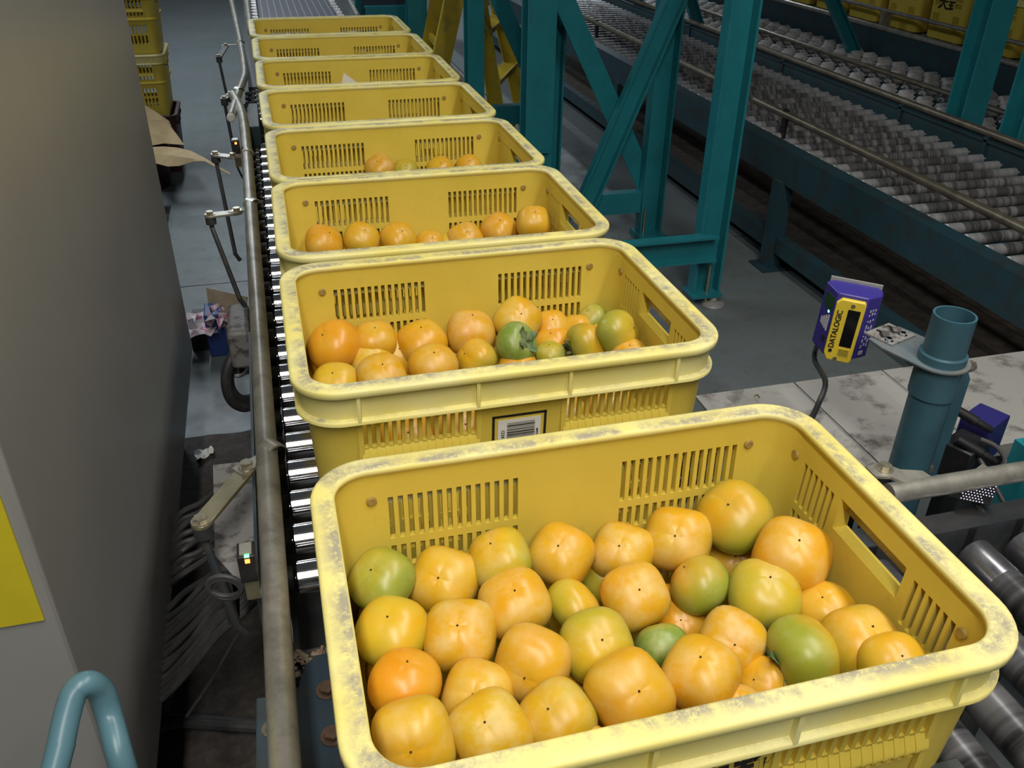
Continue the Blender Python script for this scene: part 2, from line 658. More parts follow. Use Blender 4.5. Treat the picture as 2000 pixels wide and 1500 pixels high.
def crate_body(coarse=False):
    mb = MB()
    P = path_points(coarse)
    sw = .0104 if coarse else .0052
    n = len(P)
    Zs = [-.004, -.034, -.037, -.070, -.087, -.096, -.122, -.150, -.165, -.205, -.215, -.255, -.300]
    rows = [(-.037, -.087), (-.096, -.122), (-.165, -.205), (-.215, -.255)]
    TH = .0068

    def hole(i, j):
        a, b = P[i], P[(i + 1) % n]
        if a[0] != 'side' or b[0] != 'side' or a[1] != b[1]:
            return False
        zc = (Zs[j] + Zs[j + 1]) / 2
        t = abs((a[2] + b[2]) / 2)
        if a[1] % 2 == 1 and t < .05:
            return -.070 < zc < -.034
        if not any(r[1] < zc < r[0] for r in rows):
            return False
        if min(abs(abs(a[2] - b[2]) - sw), abs(abs(a[2] - b[2]) - .0058)) > 1e-4:
            return False
        return True
    m = len(Zs)
    vs = []
    for (off) in (0, TH):
        for j in range(m):
            for i in range(n):
                vs.append(cpos(P[i], wall_out(Zs[j]) + off, Zs[j]))
    N = n * m

    def o(i, j): return j * n + i % n

    def q(i, j): return N + j * n + i % n
    fs = []
    H = [[hole(i, j) for j in range(m - 1)] for i in range(n)]
    for i in range(n):
        for j in range(m - 1):
            if H[i][j]:
                continue
            fs.append((o(i, j), o(i, j + 1), o(i + 1, j + 1), o(i + 1, j)))
            fs.append((q(i, j), q(i + 1, j), q(i + 1, j + 1), q(i, j + 1)))
            if H[i - 1][j]:
                fs.append((o(i, j), q(i, j), q(i, j + 1), o(i, j + 1)))
            if H[(i + 1) % n][j]:
                fs.append((o(i + 1, j), o(i + 1, j + 1), q(i + 1, j + 1), q(i + 1, j)))
            if j and H[i][j - 1]:
                fs.append((o(i, j), o(i + 1, j), q(i + 1, j), q(i, j)))
            if j < m - 2 and H[i][j + 1]:
                fs.append((o(i, j + 1), q(i, j + 1), q(i + 1, j + 1), o(i + 1, j + 1)))
        fs.append((o(i, 0), o(i + 1, 0), q(i + 1, 0), q(i, 0)))
    # base slab
    nv = len(vs)
    for z in (-.295, -.305):
        vs += [cpos(p, wall_out(-.3) + .001, z) for p in P]
    fs.append(tuple(nv + i for i in range(n)))
    fs.append(tuple(nv + n + i for i in range(n))[::-1])
    fs += [(nv + i, nv + (i + 1) % n, nv + n + (i + 1) % n, nv + n + i) for i in range(n)]
    mb.add(vs, fs)
    # all-round mid ledge
    if coarse:
      prof = [(wall_out(-.132), -.132), (wall_out(-.14) - .009, -.136), (wall_out(-.14) - .009, -.143), (wall_out(-.145), -.142)]
      sweep(mb, prof, P)
    # sloping ledge with ribs below the upper slot row on the long sides
    for s in (-1, 1):
        for g in (-1, 1):
            x0, x1 = sorted((g * .052, g * .190))
            y1 = s * (CW - wall_out(-.092) + .0005)
            y2 = s * (CW - wall_out(-.1) + .0065)
            vs = []
            for x in (x0, x1):
                vs += [(x, y1, -.0895), (x, y2, -.1005), (x, y2, -.104), (x, y1, -.104)]
            mb.add(vs, [(0, 1, 2, 3), (4, 7, 6, 5), (0, 4, 5, 1), (1, 5, 6, 2), (2, 6, 7, 3)])
            for k in range(13):
                xc = g * (.0585 + (k + .5) * .0097)
                vs = []
                for x in (xc - .0022, xc + .0022):
                    vs += [(x, y1, -.0880), (x, y2 + s * .0006, -.0990), (x, y2 + s * .0006, -.104), (x, y1, -.104)]
                mb.add(vs, [(0, 1, 2, 3), (4, 7, 6, 5), (0, 4, 5, 1), (1, 5, 6, 2), (2, 6, 7, 3)])
            # raised posts that frame the slot panels
            for xx in (x0, x1):
                yo = s * (CW - wall_out(-.1) + .0035)
                mb.span((xx - .003, s * (CW - wall_out(-.1) - .001), -.137), (xx + .003, yo, -.048))
    # thick lip round the hand holes
    for s in (-1, 1):
        xo, xi = s * (CL - .0055), s * (CL - wall_out(-.03) - .0064)
        for (ya, yb, za, zb) in ((-.054, .054, -.0300, -.0345), (-.054, .054, -.0695, -.074), (-.054, -.0495, -.074, -.030), (.0495, .054, -.074, -.030)):
            mb.span((xo, ya, za), (xi, yb, zb))
    return mb.mesh('crate_body', M_CRATE, 30)


def sweep(mb, prof, P):
    n, m = len(P), len(prof)
    vs = [cpos(p, a, z) for (a, z) in prof for p in P]
    fs = [(j * n + i, j * n + (i + 1) % n, (j + 1) * n + (i + 1) % n, (j + 1) * n + i) for j in range(m - 1) for i in range(n)]
    mb.add(vs, fs)


def crate_rim():
    mb = MB()
    P = []
    for k in range(4):
        c = CX if k % 2 == 0 else CY
        P += [('side', k, -c), ('side', k, 0), ('side', k, c)] + [('corner', k, a * math.pi / 2 / 10) for a in range(1, 10)]
    prof = [(.0185, -.010), (.0218, -.006), (.0218, -.0025), (.0200, -.0003), (.0180, 0), (.004, 0), (.0012, -.0008), (0, -.003), (0, -.009), (.0015, -.0105), (.008, -.012), (.0085, -.040),
            (.0035, -.0415), (.0025, -.0425), (.0025, -.0465), (.0045, -.048), (.0125, -.0495)]
    sweep(mb, prof, P)
    for s in (-1, 1):
        for x in (-.19, -.055, .055, .19):
            mb.span((x - .002, s * (CW - .010), -.043), (x + .002, s * (CW - .0022), -.009))
        for y in (-.09, .09):
            mb.span((s * (CL - .010), y - .002, -.043), (s * (CL - .0022), y + .002, -.009))
    return mb.mesh('crate_rim', M_RIM, 50)


M_STUD = worn('shaded_stud', (.42, .29, .07), (.30, .20, .06), 90, .4, .6, .5)  # darker brown puts the shadow of the stud recesses into the colour
ME_BODY, ME_RIM = crate_body(), crate_rim()
ME_STUD = MB().lathe((0, 0, 0), (0, 1, 0), [(.0042, -.0062), (.0052, -.0055), (.0052, .0055), (.0042, .0062)], 14).mesh('stud', M_STUD)


def crate(loc, yaw, label, group, studs=True, mats=None, bm=None, rm=None):
    """loc is the centre of the crate's foot; the mesh is drawn from the rim down"""
    t = thing('harvest_crate', label, 'crate', loc, group)
    t.rotation_euler = (0, 0, yaw)
    inst(bm or ME_BODY, 'crate_body', t, (0, 0, CH))
    inst(rm or ME_RIM, 'rim', t, (0, 0, CH))
    if studs:
        yy = CW - wall_out(-.039) - .0034
        xx = CL - wall_out(-.039) - .0034
        for (x, y, r) in ((-.203, yy, 0), (.2, yy, 0), (-.203, -yy, 0), (.2, -yy, 0), (xx, .132, math.pi / 2), (xx, -.124, math.pi / 2)):
            inst(ME_STUD, 'stud', t, (x, y, CH - .038), (0, 0, r))
    return t


RT = .695           # top of the rollers
KY = [0, .4892, .87112, 1.22772, 1.59959, 1.97223, 2.33388, 2.70709]
KA = [0, .00144, -.00571, .00356, .00907, -.00222, .00215, .00902]
KX = [0, -.0071, -.00648, -.00639, -.00976, -.01254, -.01607, -.02196]
GL = 'yellow crates on the roller line'
CRL = ['nearest yellow crate, full of persimmons, black handwriting on its front',
       'yellow crate with barcode sticker on its front, second nearest on the line',
       'yellow crate with a few persimmons against its far wall, third from the front',
       'yellow crate with only the tops of four persimmons showing, fourth from the front',
       'empty-looking yellow crate fifth from the front, right behind the fourth',
       'yellow crate with a white paper slip sticking up inside, sixth from the front',
       'yellow crate second from the far end of the line',
       'farthest yellow crate on the roller line, next to the grey belt']
CR_ = [crate((KX[i], KY[i], RT), KA[i], CRL[i], GL) for i in range(8)]

ORG[CR_[0]] = ORG[CR_[1]] = Vector((0, 0, 0))     # their prints are drawn in crate space
# printed frame and barcode sticker on the second crate (faces the camera end)
c2 = CR_[1]


def front_point(ci, x, zrel, out=.0006):
    """a point on the outer face of a crate's near long wall, in crate space"""
    return Vector((x, -(CW - wall_out(zrel)) - out, CH + zrel))


def on_front(ci, x0, x1, z0, z1, out, name, mat, parent):
    mb = MB()
    a, b = front_point(ci, x0, z0, out), front_point(ci, x1, z0, out)
    c, d = front_point(ci, x1, z1, out), front_point(ci, x0, z1, out)
    e = Vector((0, .0006, 0))
    mb.add([a, b, c, d, a + e, b + e, c + e, d + e], [(0, 1, 2, 3), (7, 6, 5, 4), (0, 4, 5, 1), (1, 5, 6, 2), (2, 6, 7, 3), (3, 7, 4, 0)])
    return mb.build(name, mat, parent, org=Vector((0, 0, 0)))


LX0, LX1, LZ0, LZ1 = -.036, .031, -.067, -.135
for (a, b, c, d) in ((LX0, LX1, LZ0, LZ0 - .003), (LX0, LX0 + .003, LZ0, LZ1), (LX1 - .003, LX1, LZ0, LZ1), (LX0, LX1, LZ1 + .003, LZ1)):
    on_front(1, a, b, c, d, .0008, 'printed_border', M_INK, c2)
stk = on_front(1, LX0 + .007, LX1 - .007, LZ0 - .007, LZ1 + .008, .0010, 'barcode_sticker', M_WHITE, c2)
ORG[stk] = Vector((0, 0, 0))
random.seed(3)
zz = LZ0 - .0115
bars = MB()
while zz > LZ1 + .013:
    h = random.choice((.0006, .0006, .001, .0015))
    a, b = front_point(1, LX0 + .018, zz, .0018), front_point(1, LX1 - .0145, zz, .0018)
    c, d = front_point(1, LX1 - .0145, zz - h, .0018), front_point(1, LX0 + .018, zz - h, .0018)
    bars.add([a, b, c, d], [(0, 1, 2, 3)])
    zz -= h + random.choice((.0006, .0009, .0014))
bars.build('barcode', M_INK, stk, org=Vector((0, 0, 0)))
text_mesh('1234 5678', .0062, 'sticker_lettering', M_INK, frame_matrix(Vector((0, .05, -1)), Vector((1, 0, 0)), Vector((0, -1, -.05)), front_point(1, LX0 + .0128, -.1005, .0017)), .0001, stk)
text_mesh('8809310201', .0038, 'sticker_lettering', M_INK, frame_matrix(Vector((0, .05, -1)), Vector((1, 0, 0)), Vector((0, -1, -.05)), front_point(1, LX1 - .0115, -.1005, .0017)), .0001, stk)
# handwriting on the nearest crate
text_mesh('吉野', .033, 'handwriting', M_INK, frame_matrix(Vector((1, 0, .09)), Vector((-.05, .05, 1)), Vector((0, -1, .05)), front_point(0, .016, -.0735, .0012)), .0002, CR_[0], .0009)

# ------------------------------------------------------------------ persimmons


def persimmon_mesh(name, sq, flat, lump, seed):
    rnd = random.Random(seed)
    nu, nv = 36, 22
    ph = [rnd.uniform(-1, 1) for _ in range(6)]
    vs, fs = [], []
    for j in range(1, nv):
        t = -math.pi / 2 + math.pi * j / nv
        ct, st = math.cos(t), math.sin(t)
        e = 2 / 2.35
        rho = ct ** e
        z = flat * (abs(st) ** e) * (1 if st > 0 else -1)
        up = max(0, st)
        z -= .045 * math.exp(-(rho / .16) ** 2) * (1 if st > 0 else 0)
        if st < 0:
            z += .16 * math.exp(-(rho / .30) ** 2)
        rho *= 1 - .07 * max(0, st) + .03 * max(0, -st)
        for i in range(nu):
            a = 2 * math.pi * i / nu
            n = 2 + sq * (.35 + .65 * ct)
            R = (abs(math.cos(a)) ** n + abs(math.sin(a)) ** n) ** (-1 / n)
            R *= 1 + lump * (.6 * ph[0] * math.cos(a + ph[1]) + .5 * ph[2] * math.cos(2 * a + ph[3]))
            g = 1 - .018 * up * (math.cos(2 * a) ** 8) * math.exp(-((rho - .35) / .3) ** 2)
            vs.append((rho * R * math.cos(a) * g, rho * R * math.sin(a) * g, z * g))
    for j in range(nv - 2):
        for i in range(nu):
            k = (i + 1) % nu
            fs.append((j * nu + i, j * nu + k, (j + 1) * nu + k, (j + 1) * nu + i))
    b = len(vs)
    vs.append((0, 0, -flat + .16))
    vs.append((0, 0, flat - .045))
    for i in range(nu):
        k = (i + 1) % nu
        fs.append((b, k, i))
        fs.append((b + 1, (nv - 2) * nu + i, (nv - 2) * nu + k))
    mb = MB()
    mb.v, mb.f = [tuple(.5 * c * .066 for c in v) for v in vs], fs
    me = mb.mesh(name, M_FRUIT, 80)
    return me


VAR = [persimmon_mesh('persimmon', .9, .80, .05, 1), persimmon_mesh('persimmon', 1.3, .84, .06, 2), persimmon_mesh('persimmon', .5, .78, .07, 3),
       persimmon_mesh('persimmon', 1.0, .86, .09, 4), persimmon_mesh('persimmon', .2, .82, .06, 5)]
FLAT = [.80, .84, .78, .86, .82]
ME_TIP = MB().lathe((0, 0, 0), (0, 0, 1), [(.0011, -.0012), (.0012, .0001), (.0007, .0006), (.0005, .0018), (.0002, .002)], 8).mesh('blossom_tip', M_TIP)


def calyx_mesh():
    mb = MB()
    for k in range(4):
        a = k * math.pi / 2 + .4
        ca, sa = math.cos(a), math.sin(a)
        rows = []
        for (d, w, z) in ((.002, .004, .001), (.008, .0085, -.0012), (.014, .0075, -.0005), (.019, .0045, -.004), (.022, .001, -.007)):
            for s in (-1, -.35, .35, 1):
                x, y = d, s * w
                zz = z - (.0015 if abs(s) < .5 else 0)
                rows.append((x * ca - y * sa, x * sa + y * ca, zz))
        rows2 = [(p[0], p[1], p[2] - .0009) for p in rows]
        fs = []
        for i in range(4):
            for j in range(3):
                q = (i * 4 + j, i * 4 + j + 1, i * 4 + j + 5, i * 4 + j + 4)
                fs.append(q)
                fs.append(tuple(20 + w for w in q[::-1]))
        for i in range(4):
            fs.append((i * 4, i * 4 + 4, 24 + i * 4, 20 + i * 4))
            fs.append((i * 4 + 3, 23 + i * 4, 27 + i * 4, i * 4 + 7))
        mb.add(rows + rows2, fs)
    mb.cyl((0, 0, -.002), (.001, 0, -.008), .0028, 8, .0022)
    return mb.mesh('calyx', M_CALYX, 60)


ME_CALYX = calyx_mesh()


def persimmon(c, D, tip, col, label, group, var=0, yaw=None, calyx=False):
    me = VAR[var]
    o = bpy.data.objects.new('persimmon', me)
    COL.objects.link(o)
    z = Vector(tip).normalized()
    q = Vector((0, 0, 1)).rotation_difference(z)
    q = q @ __import__('mathutils').Quaternion((0, 0, 1), random.uniform(0, 1.6) if yaw is None else yaw)
    o.rotation_mode = 'QUATERNION'
    o.rotation_quaternion = q
    s = D / .066
    o.scale = (s, s, s)
    o.location = c
    o.color = (*col, 1)
    tag(o, label, 'persimmon', group)
    inst(ME_TIP, 'blossom_tip', o, (0, 0, .033 * (FLAT[var] - .045)))
    if calyx:
        inst(ME_CALYX, 'calyx', o, (0, 0, -.033 * (FLAT[var] - .13)))
    return o


def tip_dir(c, D, tx, ty):
    """which way the tip must point to sit at that place on the fruit"""
    d = _ray(tx, ty).normalized()
    r = D * .43
    w = CAM - c
    b = w.dot(d)
    disc = b * b - (w.length_squared - r * r)
    if disc < 0:
        t = -b
        p = CAM + d * t - c
    else:
        p = CAM + d * (-b - math.sqrt(disc)) - c
    return p.normalized()


def place(rows, group, suffix, ci):
    """fruit lie inside the crate's walls; a fruit that would pass a wall rests against it"""
    for (x, y, w, z, tx, ty, g, o_, b, var, lab, *ex) in rows:
        c = pz(x, y, z)
        D = w * (c - CAM).dot(_f) / FPX * .985
        lx_, ly_ = CL - .026 - D * .49, CW - .026 - D * .49
        if c.y > KY[ci] + ly_:
            c = py(x, y, KY[ci] + ly_)
        if c.x > KX[ci] + lx_:
            c = px(x, y, KX[ci] + lx_)
        if c.x < KX[ci] - lx_:
            c.x = KX[ci] - lx_
        D = w * (c - CAM).dot(_f) / FPX * .985
        td = tip_dir(c, D, tx, ty)
        persimmon(c, D, -td if ex else td, (g, o_, b), lab + suffix, group, var, None, bool(ex))


random.seed(11)
# x, y, width in the photograph, height of the centre, tip x, y, green, orange, bloom, shape, label
N1 = [
    (733, 1134, 130, .882, 721, 1110, .80, .25, .3, 2, 'yellow persimmon turning green below, in the far left corner'),
    (866, 1136, 135, .878, 855, 1128, .12, .35, .4, 1, 'golden squarish persimmon second from left in the far row'),
    (976, 1089, 124, .876, 956, 1058, .52, .20, .5, 0, 'greenish yellow persimmon third from left in the far row'),
    (1095, 1082, 124, .878, 1090, 1065, .10, .50, .4, 3, 'orange persimmon with dark specks, fourth from left in the far row'),
    (1214, 1080, 120, .872, 1209, 1065, .15, .40, .7, 1, 'yellow orange persimmon with pale bloom, fifth from left in the far row'),
    (1322, 1055, 130, .882, 1318, 1046, .05, .45, .6, 1, 'squarish pale orange persimmon beside the olive one in the far right'),
    (1435, 1007, 143, .902, 1420, 982, .64, .55, .2, 2, 'large olive yellow persimmon perched highest at the far right'),
    (1547, 1082, 147, .900, 1562, 1054, .02, .80, .5, 3, 'orange persimmon against the right wall below the hand hole'),
    (754, 1234, 144, .882, 755, 1200, .42, .25, .15, 2, 'yellow persimmon with a torn tip against the left wall'),
    (897, 1241, 142, .880, 893, 1220, .10, .45, .8, 1, 'yellow orange persimmon with white bloom, second from left in the second row'),
    (1007, 1178, 138, .884, 1005, 1150, .18, .55, .6, 0, 'orange persimmon just in front of the greenish third one'),
    (1122, 1187, 118, .866, 1165, 1150, .42, .35, .3, 2, 'small dull yellow persimmon sunk between two orange ones'),
    (1242, 1164, 130, .880, 1250, 1150, .05, .65, .6, 0, 'orange persimmon in the middle with a pale cross at its tip'),
    (1366, 1142, 122, .874, 1334, 1104, .66, .80, .3, 4, 'persimmon half orange and half green, tipped to the left'),
    (1495, 1160, 144, .886, 1506, 1123, .60, .20, .4, 0, 'wide yellow green persimmon below the orange one at the right wall'),
    (1610, 1192, 118, .866, 1606, 1164, .10, .55, .2, 4, 'orange persimmon half hidden beside the right wall'),
    (1680, 1255, 150, .884, 1706, 1222, .48, .60, .4, 3, 'olive orange persimmon by the right wall slots'),
    (1747, 1300, 136, .868, 1765, 1278, .30, .40, .2, 2, 'yellow persimmon peeping over the rim in the near right corner'),
    (791, 1334, 145, .880, 796, 1288, .0, 1.0, .15, 4, 'deep orange round persimmon near the left wall'),
    (934, 1360, 142, .868, 922, 1356, .05, .55, .5, 0, 'orange persimmon tucked behind the bloom-covered near one'),
    (955, 1428, 156, .882, 946, 1409, .22, .35, .9, 1, 'square yellow persimmon with heavy white bloom near the front rim'),
    (798, 1446, 160, .884, 802, 1471, .25, .40, .5, 1, 'large yellow persimmon in the near left corner'),
    (1041, 1299, 152, .880, 1022, 1328, .0, .65, .5, 0, 'orange persimmon tipped toward the camera left of the middle'),
    (1167, 1260, 146, .884, 1178, 1248, .62, .15, .4, 2, 'yellow green persimmon in the middle with a dark tip'),
    (1088, 1404, 150, .878, 1068, 1382, .42, .30, .6, 0, 'yellow persimmon with a small white scar near the front rim'),
    (1228, 1353, 162, .890, 1250, 1350, .0, .70, .4, 1, 'largest orange persimmon at the centre of the near rim'),
    (1292, 1262, 106, .862, 1280, 1216, .95, .05, .7, 4, 'green frosted persimmon sunk in the middle'),
    (1430, 1255, 132, .878, 1436, 1260, .05, .55, .9, 0, 'bloom-covered orange persimmon right of the green frosted one'),
    (1370, 1315, 150, .888, 1368, 1279, .05, .60, .6, 0, 'orange persimmon in front of the green frosted one'),
    (1570, 1284, 158, .882, 1508, 1304, .66, .60, .3, 3, 'half green persimmon lying on its side with its calyx to the left', 1),
    (1487, 1335, 112, .862, 1470, 1326, .08, .60, .3, 2, 'dull orange persimmon in the gap behind the near rim'),
    (1440, 1392, 112, .868, 1442, 1366, .0, .70, .9, 4, 'pinkish persimmon just rising above the near rim at right'),
    (1144, 1470, 116, .868, 1144, 1440, .05, .55, .6, 4, 'pale orange persimmon just rising above the near rim at left'),
    (1625, 1335, 110, .858, 1640, 1320, .0, .75, .9, 2, 'pinkish persimmon low behind the half green one'),
    (1437, 1098, 120, .845, 1437, 1085, .35, .65, .2, 0, 'shaded persimmon under the high olive one'),
    (712, 1400, 112, .838, 700, 1380, .15, .45, .2, 2, 'shaded persimmon low along the left wall, nearer one'),
    (705, 1312, 112, .836, 700, 1300, .20, .45, .2, 0, 'shaded persimmon low along the left wall, farther one'),
    (1135, 1352, 112, .836, 1130, 1340, .0, .75, .2, 2, 'shaded orange persimmon in the gap at the left of the largest'),
    (1330, 1220, 104, .836, 1330, 1210, .0, .95, .1, 0, 'red orange persimmon deep in the gap behind the green one'),
    (1305, 1190, 104, .834, 1300, 1180, .05, .65, .2, 2, 'shaded orange persimmon deep in the middle gap'),
    (1510, 1235, 108, .838, 1510, 1225, .2, .45, .2, 2, 'shaded yellow persimmon deep beside the calyx'),
    (1345, 1395, 116, .842, 1340, 1380, .2, .45, .2, 0, 'shaded yellow persimmon low behind the near rim'),
    (1020, 1235, 108, .836, 1020, 1230, .75, .2, .4, 0, 'green persimmon deep between the second and third rows'),
    (1180, 1125, 104, .838, 1175, 1118, .8, .1, .3, 0, 'green persimmon deep behind the small dull yellow one'),
    (850, 1210, 108, .836, 850, 1205, .7, .2, .3, 0, 'greenish persimmon deep between the first and second rows'),
    (680, 1220, 108, .836, 680, 1215, .1, .8, .2, 0, 'reddish persimmon deep at the left wall'),
    (880, 1470, 120, .836, 880, 1460, .1, .6, .2, 0, 'orange persimmon deep between the two nearest ones'),
    (1160, 1420, 112, .836, 1160, 1410, .1, .6, .2, 0, 'orange persimmon deep in front of the largest'),
    (800, 1260, 108, .836, 800, 1255, .3, .4, .2, 0, 'shaded persimmon deep behind the deep orange one'),
]
place(N1, 'persimmons in the nearest crate', ', nearest crate', 0)

N2 = [
    (643, 676, 105, .884, 628, 652, .0, 1.0, .15, 4, 'red orange persimmon in the far left corner'),
    (733, 664, 84, .872, 732, 637, .08, .65, .4, 0, 'orange persimmon second from left'),
    (825, 668, 97, .876, 822, 636, .25, .60, .3, 0, 'glossy golden persimmon third from left'),
    (919, 648, 95, .892, 923, 614, .05, .75, .7, 3, 'tall pinkish orange persimmon at the far wall'),
    (1012, 626, 92, .890, 1019, 611, .20, .40, .6, 0, 'yellow persimmon behind the green one with a calyx'),
    (1077, 640, 74, .872, 1080, 622, .05, .75, .4, 0, 'orange persimmon against the far wall slots'),
    (1128, 640, 68, .876, 1128, 609, .05, .70, .3, 2, 'small orange persimmon right of the far wall slots'),
    (1157, 622, 60, .872, 1145, 605, .80, .10, .6, 0, 'pale green persimmon in the far right corner'),
    (1207, 650, 88, .880, 1240, 640, .62, .40, .3, 3, 'olive green persimmon against the right wall'),
    (1146, 676, 93, .884, 1110, 690, .42, .65, .3, 0, 'orange and green persimmon with its calyx to the left', 1),
    (1078, 668, 78, .868, 1075, 648, .0, .85, .2, 2, 'orange persimmon behind the green calyx'),
    (1008, 672, 86, .892, 1033, 663, .98, .05, .6, 4, 'green persimmon lying with its dark calyx to the right', 1),
    (1074, 692, 62, .870, 1072, 670, .75, .10, .7, 2, 'small green persimmon beside the calyx'),
    (1231, 694, 72, .864, 1230, 672, .05, .70, .7, 0, 'pinkish persimmon just above the near rim at right'),
    (1011, 718, 78, .864, 1011, 697, .0, .75, .4, 2, 'orange persimmon just above the near rim in the middle'),
    (930, 700, 80, .872, 907, 690, .45, .30, .4, 3, 'yellow green persimmon tipped left in the near row'),
    (846, 714, 97, .884, 848, 686, .05, .65, .5, 4, 'orange persimmon in the near row'),
    (747, 734, 98, .884, 747, 708, .20, .50, .8, 2, 'bloom-covered yellow persimmon in the near row'),
    (727, 708, 86, .872, 730, 690, .40, .35, .6, 0, 'yellow green persimmon behind the bloom-covered one'),
    (651, 750, 94, .874, 648, 725, .42, .30, .3, 2, 'yellow green persimmon in the near left corner'),
    (792, 712, 72, .846, 792, 700, .05, .75, .3, 0, 'shaded orange persimmon low between two near ones'),
    (963, 682, 74, .850, 963, 670, .55, .3, .3, 0, 'shaded green persimmon low left of the calyx'),
    (887, 690, 76, .842, 887, 680, .05, .70, .2, 0, 'shaded orange persimmon low under the pinkish one'),
    (650, 712, 84, .838, 650, 705, .1, .6, .2, 0, 'shaded persimmon low in the far left corner'),
    (780, 690, 80, .838, 780, 680, .1, .6, .2, 0, 'shaded persimmon low behind the near row'),
    (1105, 665, 76, .842, 1105, 655, .1, .6, .2, 0, 'shaded persimmon low in the right half'),
    (1180, 670, 76, .842, 1180, 660, .3, .5, .2, 0, 'shaded persimmon low by the right wall'),
]
place(N2, 'persimmons in the barcode crate', ', crate with the barcode', 1)
# the row behind the near slots of that crate
for k, (xx, col, w) in enumerate(((-.13, (.1, .6, .6), 'first'), (-.062, (.05, .7, .5), 'second'), (.075, (.1, .55, .5), 'third'), (.142, (.15, .5, .6), 'fourth'))):
    persimmon(Vector((xx + KX[1], KY[1] - .112, .878)), .067, (.1 * (k % 2), -.55, .8), col, w + ' persimmon from left behind the near slots of the crate with the barcode', 'persimmons in the barcode crate', k)

N3 = [
    (634, 474, 75, .874, 645, 452, .05, .75, .4, 0, 'orange persimmon leftmost along the far wall'),
    (707, 466, 71, .874, 714, 447, .35, .45, .3, 2, 'olive yellow persimmon second along the far wall'),
    (779, 467, 69, .874, 787, 449, .12, .65, .3, 0, 'golden persimmon third along the far wall'),
    (841, 478, 62, .864, 845, 462, .05, .70, .4, 2, 'orange persimmon showing only its top in the middle'),
    (910, 468, 70, .870, 912, 451, .15, .55, .6, 0, 'bloom-covered persimmon right of the middle'),
    (975, 448, 69, .882, 977, 428, .02, .80, .4, 0, 'orange persimmon left of the rightmost one'),
    (1042, 434, 69, .884, 1045, 413, .25, .65, .3, 3, 'rightmost persimmon, tall and olive orange'),
    (1016, 464, 58, .864, 1012, 448, .05, .70, .6, 2, 'small orange persimmon in front of the rightmost'),
    (683, 502, 66, .866, 682, 482, .05, .65, .5, 2, 'orange persimmon just above the near rim at left'),
    (960, 480, 60, .852, 960, 464, .5, .3, .3, 0, 'greenish persimmon just above the near rim at right'),
    (872, 485, 60, .850, 872, 470, .55, .3, .3, 0, 'greenish persimmon just above the near rim in the middle'),
]
place(N3, 'persimmons in the third crate', ', third crate', 2)
N4 = [
    (742, 328, 56, .876, 736, 314, .05, .65, .8, 0, 'pale orange persimmon leftmost'),
    (792, 334, 50, .862, 792, 322, .70, .20, .3, 2, 'green persimmon second from left'),
    (860, 330, 52, .866, 860, 316, .15, .45, .2, 0, 'yellow orange persimmon third from left'),
    (916, 325, 50, .866, 916, 312, .05, .65, .3, 2, 'orange persimmon rightmost'),
]
place(N4, 'persimmons in the fourth crate', ' peeping over the rim, fourth crate', 3)

# ------------------------------------------------------------------ main roller line


def bolt(p, r=.008, axis=(0, 0, 1), h=.006):
    mb = MB()
    a = Vector(axis).normalized()
    p = Vector(p)
    mb.cyl(p, p + a * .0015, r * 1.45, 14)
    mb.cyl(p + a * .0015, p + a * (.0015 + h), r, 6)
    return mb


def roller_mesh(name, x0, x1, r, mat, ax='x', n=20):
    L = x1 - x0
    prof = [(.004, -.02), (.004, -.001), (r * .85, 0), (r, .002), (r, L - .002), (r * .85, L), (.004, L + .001), (.004, L + .02)]
    return MB().lathe((x0, 0, 0) if ax == 'x' else (0, x0, 0), (1, 0, 0) if ax == 'x' else (0, 1, 0), prof, n).mesh(name, mat, 40)


line = thing('roller_conveyor', 'chrome roller line carrying the row of yellow crates', 'conveyor', (0, 1.6, 0))
ME_R = roller_mesh('roller', -.292, .286, .0225, M_CHROME)
ME_SPR = MB().lathe((-.332, 0, 0), (1, 0, 0), [(.012, 0), (.017, .002), (.017, .012), (.013, .014), (.013, .022), (.018, .024), (.018, .036), (.012, .038)], 16).mesh('end_bearing', M_BLACK)
for k in range(37):
    if 27 <= k <= 30:
        continue
    y = .39 + k * .0775
    r = inst(ME_R, 'roller', line, (0, y - 1.6, RT - .0225))
    inst(ME_SPR, 'end_bearing', r)
for s, nm in ((-1, 'side_rail'), (1, 'side_rail')):
    mb = MB()
    mb.span((s * .331, .30, RT - .115), (s * .337, 3.22, RT - .005))
    mb.span((s * .331, .30, RT - .030), (s * .322, 3.22, RT - .026))
    mb.span((s * .331, .30, RT - .115), (s * .30, 3.22, RT - .109))
    mb.build(nm, M_FRAME, line)
for y in (.75, 1.95, 3.1):
    for s in (-1, 1):
        mb = MB().span((s * .30, y, 0), (s * .331, y + .05, RT - .1))
        mb.span((s * .28, y - .03, 0), (s * .35, y + .08, .008))
        mb.build('leg', M_FRAME, line)
    MB().span((-.34, y + .01, .18), (.34, y + .04, .22)).build('cross_bar', M_FRAME, line)
MB().span((-.30, .34, .50), (.30, 3.2, .512)).build('drip_tray', M_FRAME, line)
o = MB().span((-.350, 2.46, .60), (-.285, 2.78, .735)).build('drive_box', M_DTEAL, bevel=.003)
tag(o, 'dark teal box at the line edge left of the fifth crate', 'box')

